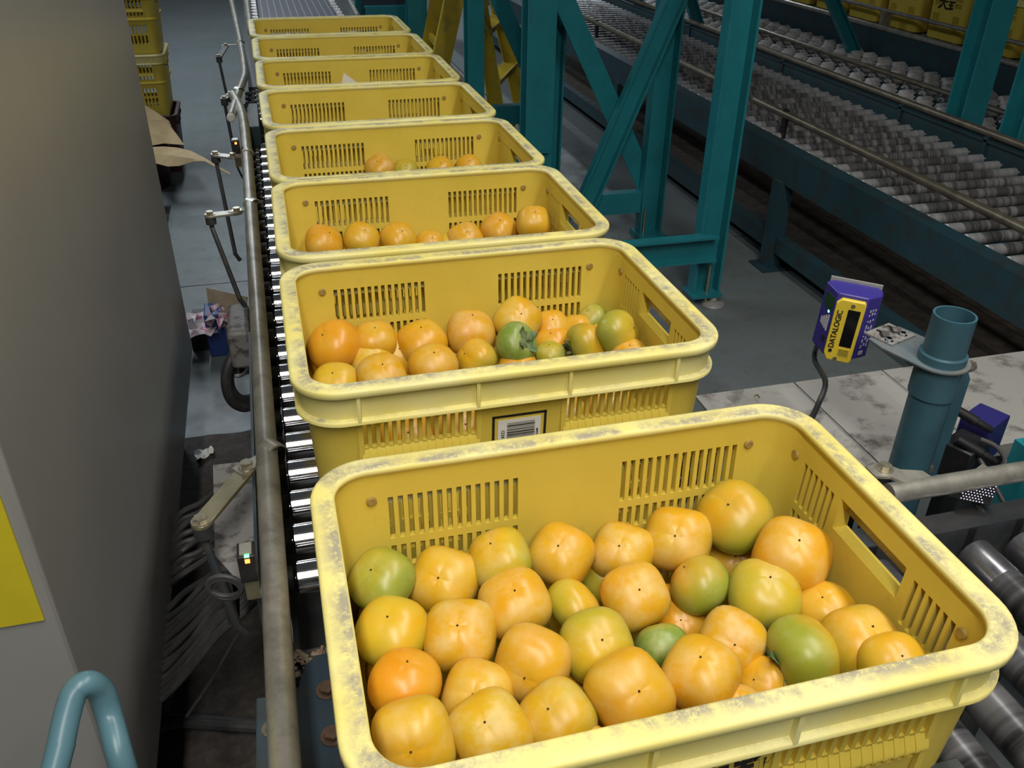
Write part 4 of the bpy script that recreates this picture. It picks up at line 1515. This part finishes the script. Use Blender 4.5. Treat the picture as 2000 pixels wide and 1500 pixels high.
tf2 = thing('steel_truss', 'teal post with a bolted foot and low beam in front of the dark conveyor', 'frame', (1.33, 2.33, 0))
channel((1.312, 2.345, .045), (1.312, 2.345, 2.4), .112, .055, .009, XR, 'post', tf2)
channel((.45, 2.30, .245), (1.315, 2.30, .245), .10, .05, .009, (0, 0, -1), 'cross_beam', tf2)
MB().span((1.25, 2.27, .034), (1.372, 2.37, .046)).build('foot_plate', M_TEAL, tf2)
MB().cyl((1.318, 2.298, .0), (1.318, 2.298, .165), .007, 10).build('anchor_bolt', M_BOLT, tf2)
MB().lathe((1.345, 2.285, 0), (0, 0, 1), [(.045, 0), (.042, .006), (.016, .014), (.012, .034)], 18).build('levelling_foot', M_SHEET, tf2)

tf3 = thing('steel_truss', 'farther teal frame behind the far crates', 'frame', (.8, 4.2, 0))
a, b = py(925, 0, 3.55), py(925, 120, 3.55)
channel((a.x, 3.55, 0), (a.x, 3.55, 2.4), .072, .05, .01, XR, 'post', tf3, H=True)
p, q = py(962, -30, 3.5), py(1046, 160, 3.5)
channel(p, q + (q - p) * .15, .075, .045, .008, XR, 'brace', tf3, lips=(0, 0))
p, q = py(1046, 250, 3.45), py(985, 255, 3.45)
channel((.55, 3.5, .46), (1.0, 3.5, .46), .085, .05, .008, (0, 0, 1), 'cross_beam', tf3)
p = py(812, 0, 4.5)
channel((p.x, 4.5, 0), (p.x, 4.5, 2.4), .10, .05, .01, XR, 'post', tf3, H=True)
p = py(703, 0, 4.9)
channel((p.x, 4.9, 0), (p.x, 4.9, 2.4), .075, .05, .01, XR, 'post', tf3)
p, q = py(715, 38, 4.75), py(812, 33, 4.75)
channel((p.x, 4.75, p.z), (q.x, 4.75, p.z), .13, .05, .01, (0, 0, 1), 'cross_beam', tf3)
MB().span((p.x, 4.80, p.z - .1), (q.x, 4.805, p.z + .4)).build('back_panel', M_NAVY, tf3)

# posts beyond the dark conveyor, at the right
for (lab, x, y, w) in (('teal post between the two dark conveyors, left of the pair at right', 2.646, 2.68, .112), ('teal post at the right edge between the two dark conveyors', 2.650, 2.36, .112)):
    t = thing('support_post', lab, 'post', (x, y, 0), 'teal posts between the dark conveyors')
    channel((x, y, 0), (x, y, 2.4), w, .055, .01, XR, 'post', t, H=True)
    MB().span((x - .08, y - .08, 0), (x + .08, y + .08, .012)).build('foot_plate', M_TEAL, t)
for (lab, A, B, Yv) in (('slanting teal brace beyond the staggered wheels', (1618, -10), (1652, 70), 4.6), ('teal brace at the top behind the braced frame', (1340, -20), (1372, 82), 5.4), ('short teal stub post at the top behind the diagonal brace', (1246, -40), (1243, 32), 6.3)):
    p, q = py(A[0], A[1], Yv), py(B[0], B[1], Yv)
    t = thing('brace', lab, 'brace', (q.x, Yv, q.z))
    channel(q - (p - q) * .6, p + (p - q) * .5, .075, .04, .008, XR, 'bar', t)
p = px(2010, 60, 2.66)

# unseen deck added above the posts to shade the dark conveyors
mz = struct(MB().span((.60, 1.55, 2.40), (4.9, 8.0, 2.46)).build('shade_deck', M_FRAME))

# ------------------------------------------------------------------ yellow step ladder
ld = thing('step_ladder', 'worn yellow step ladder standing behind the teal frame', 'ladder', (.8, 4.2, 0))


def rail(a, b, w=.075):
    a, b = Vector(a), Vector(b)
    ez = (b - a).normalized()
    ey = Vector((0, 1, 0))
    ex = ey.cross(ez).normalized()
    ey = ez.cross(ex)
    MB().prism([(-w / 2, -.014), (w / 2, -.014), (w / 2, .014), (w / 2 - .006, .014), (w / 2 - .006, -.008), (-w / 2 + .006, -.008), (-w / 2 + .006, .014), (-w / 2, .014)], 0, (b - a).length, frame_matrix(ex, ey, ez, a)).build('side_rail', M_LADDER, ld)


def ext(a, b, z0, z1):
    d = b - a
    return a + d * ((z0 - a.z) / d.z), a + d * ((z1 - a.z) / d.z)


l1 = ext(py(893, -30, 4.0), py(848, 180, 4.0), 0, 1.25)
l2 = ext(py(946, 66, 4.0), py(972, 229, 4.0), 0, 1.0)
l3 = ext(py(986, 73, 4.45), py(1023, 233, 4.45), 0, 1.0)
l4 = (l1[0] + Vector((.02, .45, 0)), l1[1] + Vector((.02, .45, 0)))
for L_, w in ((l1, .095), (l2, .075), (l3, .075), (l4, .075)):
    rail(L_[0], L_[1], w)


def at_z(L_, z):
    return L_[0] + (L_[1] - L_[0]) * ((z - L_[0].z) / (L_[1].z - L_[0].z))


for z in (.25, .50, .75, .98):
    a, b = at_z(l2, z), at_z(l3, z)
    m = (a + b) / 2
    e = (b - a).normalized()
    MB().box(m, ((b - a).length, .085, .022), frame_matrix(e, Vector((0, 0, 1)).cross(e), Vector((0, 0, 1)), Vector((0, 0, 0))).to_3x3()).build('step', M_LADDER, ld)
for z in (.30, .66):
    a, b = at_z(l1, z), at_z(l4, z)
    m = (a + b) / 2
    e = (b - a).normalized()
    MB().box(m, ((b - a).length, .02, .035), frame_matrix(e, Vector((0, 0, 1)).cross(e), Vector((0, 0, 1)), Vector((0, 0, 0))).to_3x3()).build('stay', M_LADDER, ld)
a, b = at_z(l2, .72), at_z(l3, .72)
pts = [a, a + Vector((-.02, .03, .12)), (a + b) / 2 + Vector((-.03, 0, .2)), b + Vector((-.02, -.03, .12)), b]
MB().tube(pts, .02, 8, 4).build('arched_brace', M_LADDER, ld)

# low dark tracks behind the ladder
tk = thing('floor_track', 'low dark track with shiny rails behind the step ladder', 'track', (1.2, 5.5, 0))
MB().span((.62, 4.75, 0), (1.20, 9.0, .10)).build('bed', M_FRAME, tk)
for x in (.70, .86, 1.0, 1.14):
    MB().span((x - .012, 4.75, .10), (x + .012, 9.0, .135)).build('rail', M_GALV, tk)

# ------------------------------------------------------------------ dark roller conveyors at the right
R1X0, R1X1, R1Z = 1.82, 2.50, .50
r1 = thing('roller_conveyor', 'dark roller conveyor with worn ringed rollers at the right', 'conveyor', (2.15, 3.0, 0))
ME_R1 = roller_mesh('roller', R1X0, R1X1, .0190, M_ROLL1, n=18)
for v in ME_R1.vertices:
    v.co.x -= 2.15
for k in range(72):
    y = .70 + k * .0925
    inst(ME_R1, 'roller', r1, (0, y - 3.0, R1Z - .0190))
for (x0, x1, z0, z1) in ((1.735, 1.745, R1Z - .13, R1Z + .006), (1.745, 1.80, R1Z - .002, R1Z + .006), (1.745, 1.80, R1Z - .13, R1Z - .122)):
    MB().span((x0, .4, z0), (x1, 8.2, z1)).build('side_rail', M_DTEAL, r1)
MB().span((2.545, .4, R1Z - .11), (2.56, 8.2, R1Z + .035)).build('side_rail', M_DTEAL, r1)
MB().span((2.535, .4, R1Z + .035), (2.575, 8.2, R1Z + .043)).build('rail_cap', M_DTEAL, r1)
for y in (.9, 2.57, 4.4, 6.2):
    for x in (1.735, 2.53):
        MB().span((x - .02, y - .03, .0), (x + .045, y + .03, R1Z - .12)).build('leg', M_DTEAL, r1)
        MB().span((x - .05, y - .06, 0), (x + .08, y + .06, .01)).build('leg_foot', M_DTEAL, r1)
for x in (1.74, 2.53):
    MB().span((x, .4, .075), (x + .05, 8.2, .145)).build('floor_beam', M_DTEAL, r1)
M_DIRT = worn('brown_dirt_deck', (.040, .030, .024), (.075, .060, .048), 18, .4, .65, .9)
for k in range(4):
    MB().span((1.80 + .18 * k, .4, .09 + .004 * (k % 2)), (1.965 + .18 * k, 8.2, .11 + .004 * (k % 2))).build('deck_board', M_DIRT, r1)
# rails over it
gp1 = thing('guide_pipe', 'brown steel guide pipe over the near side of the dark roller conveyor', 'pipe', (1.86, 2, .58))
MB().tube([(1.86, .3, .578), (1.86, 3.08, .578)], .016, 12).build('pipe', M_BROWNPIPE, gp1)
MB().span((1.852, 2.80, .46), (1.868, 2.83, .60)).build('stand', M_BLACK, gp1)
gp1 = thing('guide_pipe', 'brown steel guide pipe over the far stretch of the dark roller conveyor', 'pipe', (1.86, 4, .58))
MB().tube([(1.88, 3.35, .578), (1.88, 5.0, .578), (1.87, 8.0, .578)], .016, 12).build('pipe', M_BROWNPIPE, gp1)
for y in (3.37, 5.2):
    MB().span((1.872, y, .46), (1.888, y + .03, .60)).build('stand', M_BLACK, gp1)
gp2 = thing('guide_pipe', 'brown steel guide pipe on the rail between the two dark conveyors', 'pipe', (2.57, 4, .56))
MB().tube([(2.568, .4, .562), (2.568, 8.2, .562)], .016, 12).build('pipe', M_BROWNPIPE, gp2)
for y in (1.9, 2.4, 2.95, 4.0, 5.2):
    MB().span((2.535, y, .44), (2.548, y + .02, .555)).build('stand', M_DTEAL, gp2)

# staggered wheel conveyor
r2 = thing('wheel_conveyor', 'wide conveyor of staggered pale wheels beyond the dark rollers', 'conveyor', (3.0, 4, 0))


def axle_mesh(xs, wl):
    mb = MB()
    for x in xs:
        mb.lathe((x, 0, 0), (1, 0, 0), [(.010, 0), (.0205, .001), (.0215, .003), (.0215, wl - .003), (.0205, wl - .001), (.010, wl)], 16)
    mb.cyl((xs[0] - .02, 0, 0), (xs[-1] + wl + .02, 0, 0), .006, 8)
    return mb.mesh('wheel_axle', M_ROLL2, 40)


AX = [axle_mesh([0, .115, .23], .072), axle_mesh([.057, .172], .072)]
AX2 = [axle_mesh([0, .125, .25], .080), axle_mesh([.062, .187, .30], .070)]
for k in range(86):
    y = 1.9 + k * .074
    inst(AX[k % 2], 'wheel_axle', r2, (2.742 - 3.0, y - 4, .455))
    inst(AX2[k % 2], 'wheel_axle', r2, (3.11 - 3.0, y - 4, .455))
for x in (2.715, 3.065, 3.50):
    MB().span((x - .01, 1.4, .36), (x + .01, 8.6, .455)).build('side_rail', M_DTEAL, r2)
for y in (1.6, 3.6, 5.6, 7.6):
    for x in (2.735, 3.46):
        MB().span((x - .02, y, 0), (x + .02, y + .05, .36)).build('leg', M_DTEAL, r2)
gp3 = thing('guide_pipe', 'thin steel pipe dividing the staggered wheels lengthwise', 'pipe', (3.07, 4, .5))
MB().tube([(3.07, 1.4, .505), (3.07, 8.6, .505)], .014, 10).build('pipe', M_BROWNPIPE, gp3)

# far line with a row of crates
r3 = thing('roller_conveyor', 'far conveyor carrying the dim row of yellow crates', 'conveyor', (3.9, 5, 0))
MB().span((3.52, 1.6, .44), (3.535, 9.4, .60)).build('side_rail', M_DTEAL, r3)
MB().span((4.28, 1.6, .44), (4.295, 9.4, .60)).build('side_rail', M_DTEAL, r3)
MB().tube([(3.522, 1.6, .612), (3.522, 9.4, .612)], .016, 10).build('edge_pipe', M_GALV, r3)
ME_R3 = roller_mesh('roller', -.36, .36, .026, M_ROLL1, n=12)
for k in range(70):
    inst(ME_R3, 'roller', r3, (.01, 1.7 + k * .108 - 5, .566))
for y in (2.2, 4.2, 6.2, 8.2):
    for x in (3.55, 4.26):
        MB().span((x - .02, y, 0), (x + .02, y + .05, .44)).build('leg', M_DTEAL, r3)
gp4 = thing('guide_pipe', 'steel guide pipe in front of the dim far crates', 'pipe', (3.57, 5, .68))
MB().tube([(3.585, 1.6, .70), (3.585, 9.4, .70)], .012, 10).build('pipe', M_GALV, gp4)
for y in (3.2, 4.55, 6.4):
    MB().span((3.53, y, .60), (3.59, y + .03, .705)).build('stand', M_GALV, gp4)
ORD = ['first', 'second', 'third', 'fourth', 'fifth', 'sixth', 'seventh', 'eighth', 'ninth', 'tenth', 'eleventh', 'twelfth']
FAR = []
for k in range(11):
    t_ = crate((3.93, 2.95 + k * .412, .593), .012 * ((k * 7) % 3 - 1), ORD[k] + ' crate from the right in the dim far row', 'yellow crates in the dim far row', False)
    FAR.append(t_)
ORG[FAR[3]] = Vector((0, 0, 0))
text_mesh('天野', .085, 'handwriting', M_INK, frame_matrix(Vector((0, -1, 0)), Vector((.05, 0, 1)), Vector((-1, 0, .05)), Vector((-(CL - wall_out(-.11)) - .002, 0, CH - .105))), .0003, FAR[3], .002)
# ------------------------------------------------------------------ steel table, scanner post and scanners
TZ = .60
tb = thing('steel_deck', 'dirty grey sheet-metal deck beside the scanner post', 'deck', (.8, .65, 0))
for (x0, x1) in ((.485, .700), (.704, .905), (.909, 1.30)):
    MB().span((x0, .508, TZ - .006), (x1, .795, TZ)).build('sheet', M_SHEET, tb, bevel=.0015)
MB().span((.485, .508, TZ - .026), (1.30, .512, TZ - .006)).build('front_lip', M_SHEET, tb)
for x in (.52, .89, 1.25):
    for y in (.53, .77):
        MB().span((x - .015, y - .015, 0), (x + .015, y + .015, TZ - .006)).build('leg', M_FRAME, tb)


def crease(x0, x1, y0, y1, h):
    vs = [(x0, y0, TZ), (x1, y0, TZ), (x0, y1, TZ), (x1, y1, TZ)]
    m0, m1 = (x0 * .35 + x1 * .65), (x0 * .35 + x1 * .65)
    vs += [(m0, y0 + .012, TZ + h), (m1, y1 - .012, TZ + h)]
    return MB().add(vs, [(0, 1, 4), (1, 3, 5, 4), (3, 2, 5), (2, 0, 4, 5)]).build('pressed_ridge', M_SHEET, tb)


crease(.655, .700, .53, .775, .010)
crease(.86, .905, .53, .775, .008)
for (x, y) in ((.60, .76), (1.10, .53), (1.2, .6)):
    bolt((x, y, TZ), .004, h=.003).build('screw', M_BOLT, tb)
# small white parts glimpsed below the table edge
sp = thing('scanner_post', 'blue-grey steel tube post holding the scanners', 'post', (.648, .392, 0))
bx, by = .648, .392
top = .953
MB().lathe((bx, by, .50), (0, 0, 1), [(.030, 0), (.030, .322), (.0335, .324), (.0335, .392), (.0295, .394), (.0295, top - .50), (.0262, top - .50), (.0262, top - .62)], 32).build('tube', M_BLUE, sp, angle=50)
MB().cyl((bx, by, 0), (bx, by, .50), .030, 20).build('lower_tube', M_BLUE, sp)
ctr = Vector((bx, by, 0))
# bracket plate toward the scanner
sc_c = pd(1652, 640, 1.40)
dirv = Vector((sc_c.x - bx, sc_c.y - by, 0)).normalized()
sid = Vector((-dirv.y, dirv.x, 0))
zt = .880
poly = []
for k in range(11):
    w = -math.pi / 2 + math.pi * k / 10
    q = ctr - dirv * (math.cos(w) * .040) + sid * (math.sin(w) * .042)
    poly.append((q.x, q.y))
for (dd, ss) in ((.070, .042), (.100, .034), (.100, -.040), (.070, -.042)):
    q = ctr + dirv * dd + sid * ss
    poly.append((q.x, q.y))
mbp = MB().prism(poly, zt - .004, zt)
mbp.build('bracket_plate', M_DUSTB, sp, bevel=.0008)
q = [ctr + dirv * .064 + sid * .028, ctr + dirv * .112 + sid * .028, ctr + dirv * .112 - sid * .031, ctr + dirv * .064 - sid * .031]
ap = MB().prism([(p.x, p.y) for p in q], zt, zt + .003).build('adapter_plate', M_TRAY, sp)
for (dd, ss) in ((.092, .012), (.092, -.014)):
    pts = [ctr + dirv * (dd - .012 + .026 * k / 5) + sid * (ss + .006 * math.sin(k * 1.1)) + Vector((0, 0, zt + .0032)) for k in range(6)]
    MB().tube(pts, .0022, 6, 2).build('slot', M_BLACK, sp)
for (dd, ss) in ((.074, -.012), (.074, .022)):
    p = ctr + dirv * dd + sid * ss
    bolt((p.x, p.y, zt + .003), .0045, h=.004).build('screw', M_CHROME, sp)
# side stud, fin plate behind the tube
MB().cyl((bx + .02, by + .012, .845), (bx + .085, by + .028, .842), .005, 10).build('stud', M_BOLT, sp)
MB().cyl((bx + .075, by + .0255, .8425), (bx + .09, by + .029, .8415), .009, 6).build('nut', M_BOLT, sp)
fin = [(bx + .004, .865), (bx + .058, .852), (bx + .068, .835), (bx + .068, .66), (bx + .045, .625), (bx + .02, .66)]
MB().prism([(a_, b_) for (a_, b_) in fin], 0, .008, frame_matrix(Vector((1, 0, 0)), Vector((0, 0, 1)), Vector((0, -1, 0)), Vector((0, by + .012, 0)))).build('fin_plate', M_BLUE, sp)
bolt((bx + .026, by - .012, .690), .006, (-.3, -1, 0)).build('screw', M_BOLT, sp)

# scanner
fn = Vector((-.60, -.80, 0)).normalized()          # the way its window faces
lx = Vector((-fn.y, fn.x, 0))                       # to the right as seen from the front
lx = Vector((fn.y * -1, fn.x, 0))
if lx.dot(_r) < 0:
    lx = -lx
sn = thing('barcode_scanner', 'blue and yellow barcode scanner on the post bracket', 'scanner', sc_c)
Ms = frame_matrix(lx, -fn, Vector((0, 0, 1)), sc_c)      # local x right, y into the body, z up
# tilt it a little about its own depth axis
Ms = Ms @ Matrix.Rotation(math.radians(2), 4, 'Y')
outl = [(-.024, .000), (.022, .000), (.042, .022), (.042, .040), (.034, .052), (-.034, .052), (-.045, .038)]
MB().prism(outl, -.054, .056, Ms).build('housing', M_SCAN, sn, bevel=.002)
wf = MB().prism([(-.0235, -.046), (-.017, -.058), (.018, -.058), (.0205, -.052), (.0205, .046), (.0185, .050), (-.0165, .050), (-.0235, .042)], 0, .010, Ms @ Matrix(((1, 0, 0, 0), (0, 0, -1, .002), (0, 1, 0, 0), (0, 0, 0, 1)))).build('window_frame', M_SCANY, sn, bevel=.0015)
ORG[wf] = ORG[sn]


def on_face(x0, x1, z0, z1, out, name, mat, parent):
    vs = [Ms @ Vector((x, y, z)) for y in (-.008 - out, -.008) for (x, z) in ((x0, z0), (x1, z0), (x1, z1), (x0, z1))]
    return MB().add(vs, [(0, 1, 2, 3), (7, 6, 5, 4), (0, 4, 5, 1), (1, 5, 6, 2), (2, 6, 7, 3), (3, 7, 4, 0)]).build(name, mat, parent)


on_face(-.0035, .0150, -.030, .035, .0006, 'window', M_GLASS, wf)
on_face(-.0035, .0150, -.048, -.034, .0006, 'warning_label', M_SCANY, wf)
for k in range(5):
    on_face(-.002, .0135, -.046 + .0024 * k, -.0452 + .0024 * k, .0009, 'label_line', M_INK, wf)
for (x, z) in ((.002, .0425), (-.004, -.053)):
    MB().cyl(Ms @ Vector((x, -.0078, z)), Ms @ Vector((x, -.0098, z)), .0032, 12).build('screw', M_BOLT, wf)
FT = Ms @ Matrix.Translation((-.0145, -.0088, -.002)) @ Matrix(((0, -1, 0, 0), (0, 0, -1, 0), (1, 0, 0, 0), (0, 0, 0, 1)))
text_mesh('DATALOGIC', .0118, 'maker_lettering', M_INK, FT, .0002, wf, .0002)
MB().cyl(Ms @ Vector((-.0145, -.0082, -.0405)), Ms @ Vector((-.0145, -.0090, -.0405)), .0030, 14).build('maker_mark', M_INK, wf)
# keypad face on the left, print on the right
lf0, lf1 = Vector((-.024, 0, 0)), Vector((-.045, .038, 0))
ld_ = (lf1 - lf0).normalized()
ln = Vector((-ld_.y, ld_.x, 0))
if ln.x > 0:
    ln = -ln


def on_left(s0, s1, z0, z1, name, mat, out=.0006):
    a_, b_ = lf0 + ld_ * s0, lf0 + ld_ * s1
    vs = [Ms @ (p + ln * o_ + Vector((0, 0, z))) for o_ in (out, -.0004) for (p, z) in ((a_, z0), (b_, z0), (b_, z1), (a_, z1))]
    return MB().add(vs, [(0, 1, 2, 3), (7, 6, 5, 4), (0, 4, 5, 1), (1, 5, 6, 2), (2, 6, 7, 3), (3, 7, 4, 0)]).build(name, mat, sn)


on_left(.006, .034, .020, .044, 'display', M_GREENLCD)
for k in range(4):
    on_left(.008 + .0065 * k, .0125 + .0065 * k, -.016 + .0015 * k, .012 - .004 * k, 'indicator_bar', M_PRINT)
on_left(.013, .017, .0145, .018, 'led', M_LEDG)
on_left(.006, .016, -.036, -.026, 'button', M_BLACK)
rf0, rf1 = Vector((.022, 0, 0)), Vector((.042, .022, 0))
rd = (rf1 - rf0).normalized()
rn = Vector((rd.y, -rd.x, 0))


def on_right(s0, s1, z0, z1, name, mat):
    a_, b_ = rf0 + rd * s0, rf0 + rd * s1
    vs = [Ms @ (p + rn * o_ + Vector((0, 0, z))) for o_ in (.0006, -.0004) for (p, z) in ((a_, z0), (b_, z0), (b_, z1), (a_, z1))]
    return MB().add(vs, [(0, 1, 2, 3), (7, 6, 5, 4), (0, 4, 5, 1), (1, 5, 6, 2), (2, 6, 7, 3), (3, 7, 4, 0)]).build(name, mat, sn)


random.seed(9)
for col_ in (.010, .0155, .021):
    z = .034
    while z > -.030:
        h = random.uniform(.002, .007)
        on_right(col_, col_ + .0022, z - h, z, 'print', M_PRINT)
        z -= h + random.uniform(.0015, .009)
on_right(.010, .019, -.047, -.040, 'print', M_PRINT)
MB().prism([(-.040, .052), (.040, .052), (.040, .056), (-.040, .056)], -.066, .060, Ms).build('back_plate', M_SHEET, sn)
# its cable
c0 = Ms @ Vector((-.034, .030, -.053))
o = MB().tube([c0, c0 + Vector((0, 0, -.03)), pd(1612, 745, 1.30), pd(1598, 790, 1.26), pd(1575, 835, 1.22), pd(1540, 890, 1.22)], .0042, 8, 6).build('scanner_cable', M_BLACK)
tag(o, 'dark blue-black cable hanging from the barcode scanner', 'cable')

# second scanner box behind the post, with plugs and leads
s2 = thing('scanner_box', 'dark blue scanner box with black plugs behind the post', 'scanner', pd(1900, 840, 1.42))
cB = pd(1898, 835, 1.43)
Rz = Matrix.Rotation(math.radians(24), 3, 'Z')
MB().box(cB + _r * .012 - _u * .012, (.066, .05, .075), Rz).build('housing', M_SCAND, s2, bevel=.002)
for k in range(2):
    p = pd(1893 + 10 * k, 815 + 62 * k, 1.36)
    d = (_r * .8 - _u * .5 - _f * .1).normalized()
    MB().lathe(p, d, [(.007, -.03), (.008, 0), (.008, .012), (.006, .014), (.006, .036), (.004, .04)], 12).build('plug', M_BLACK, s2)
MB().box(pd(1880, 890, 1.40), (.07, .05, .06), Rz).build('connector_block', M_BLACK, s2, bevel=.003)
for (lab, P_) in (('blue-black lead looping down from the scanner box', ((1915, 858, 1.36), (1945, 872, 1.35), (1962, 895, 1.34), (1958, 918, 1.33), (1945, 935, 1.32), (1930, 990, 1.3))),
                  ('grey lead crossing below the scanner box', ((1905, 880, 1.37), (1918, 905, 1.36), (1930, 925, 1.35), (1965, 990, 1.33)))):
    o = MB().tube([pd(*p) for p in P_], .0038, 8, 5).build('lead', M_RUBBER)
    tag(o, lab, 'cable')
q_ = cB + _r * .012 - _u * .012
MB().span((q_.x - .012, q_.y - .012, TZ if q_.y > .51 else .52), (q_.x + .012, q_.y + .012, q_.z - .03)).build('mount', M_FRAME, s2)
# white lit dot lamp under the cross pipe
lm = thing('led_lamp', 'small lamp with a grid of glowing white dots under the right pipe', 'lamp', pd(1905, 965, 1.22))
cl = pd(1908, 963, 1.235)
MBx = frame_matrix(_r, _u, -_f, cl) @ Matrix.Rotation(math.radians(-12), 4, 'Z')
MB().prism([(-.024, -.014), (.022, -.014), (.026, .022), (-.020, .022)], -.03, 0, MBx).build('housing', M_BLACK, lm, bevel=.001)
dot = MB()
for j in range(8):
    for i in range(10):
        if j < 3 and i > 6 - (2 - j) * .2 and (i + j) > 7:
            continue
        x = -.0205 + i * .0044 + (j % 2) * .0022 + j * .0004
        y = -.0115 + j * .0037
        dot.cyl(MBx @ Vector((x, y, 0)), MBx @ Vector((x, y, .0008)), .00065, 6)
MB().cyl(MBx @ Vector((0, .0, -.028)), (cl.x + .02, .245, .700), .004, 8).build('stem', M_FRAME, lm)
dots = dot.build('led_dots', M_LEDW, lm)
dots['kind'] = 'stuff'
p = thing('lamp_bracket', 'thin steel bracket holding the dotted lamp', 'bracket', pd(1900, 930, 1.3))
MB().box(pd(1918, 932, 1.27), (.06, .03, .003), Rz).build('tab', M_GALV, p)
bolt(pd(1905, 928, 1.262), .004, h=.003).build('screw', M_BOLT, p)
# dark under-frame between deck and cross line
o = MB().span((.42, .30, .52), (1.3, .33, .60)).build('under_beam', M_FRAME)
tag(o, 'dark steel beam under the right guide pipe', 'beam')
o = MB().span((.42, .33, .30), (1.4, .50, .312)).build('under_shelf', M_FRAME)
tag(o, 'dark shelf in the shadow below the scanner post', 'shelf')
t = thing('support_post', 'teal post at the right edge beside the dotted lamp', 'post', (1.02, .43, 0))
q = px(1990, 920, .90)
channel((.90, q.y, 0), (.90, q.y, .69), .07, .04, .008, XR, 'post', t)
MB().span((.85, q.y - .05, 0), (.95, q.y + .05, .01)).build('foot_plate', M_TEAL, t)
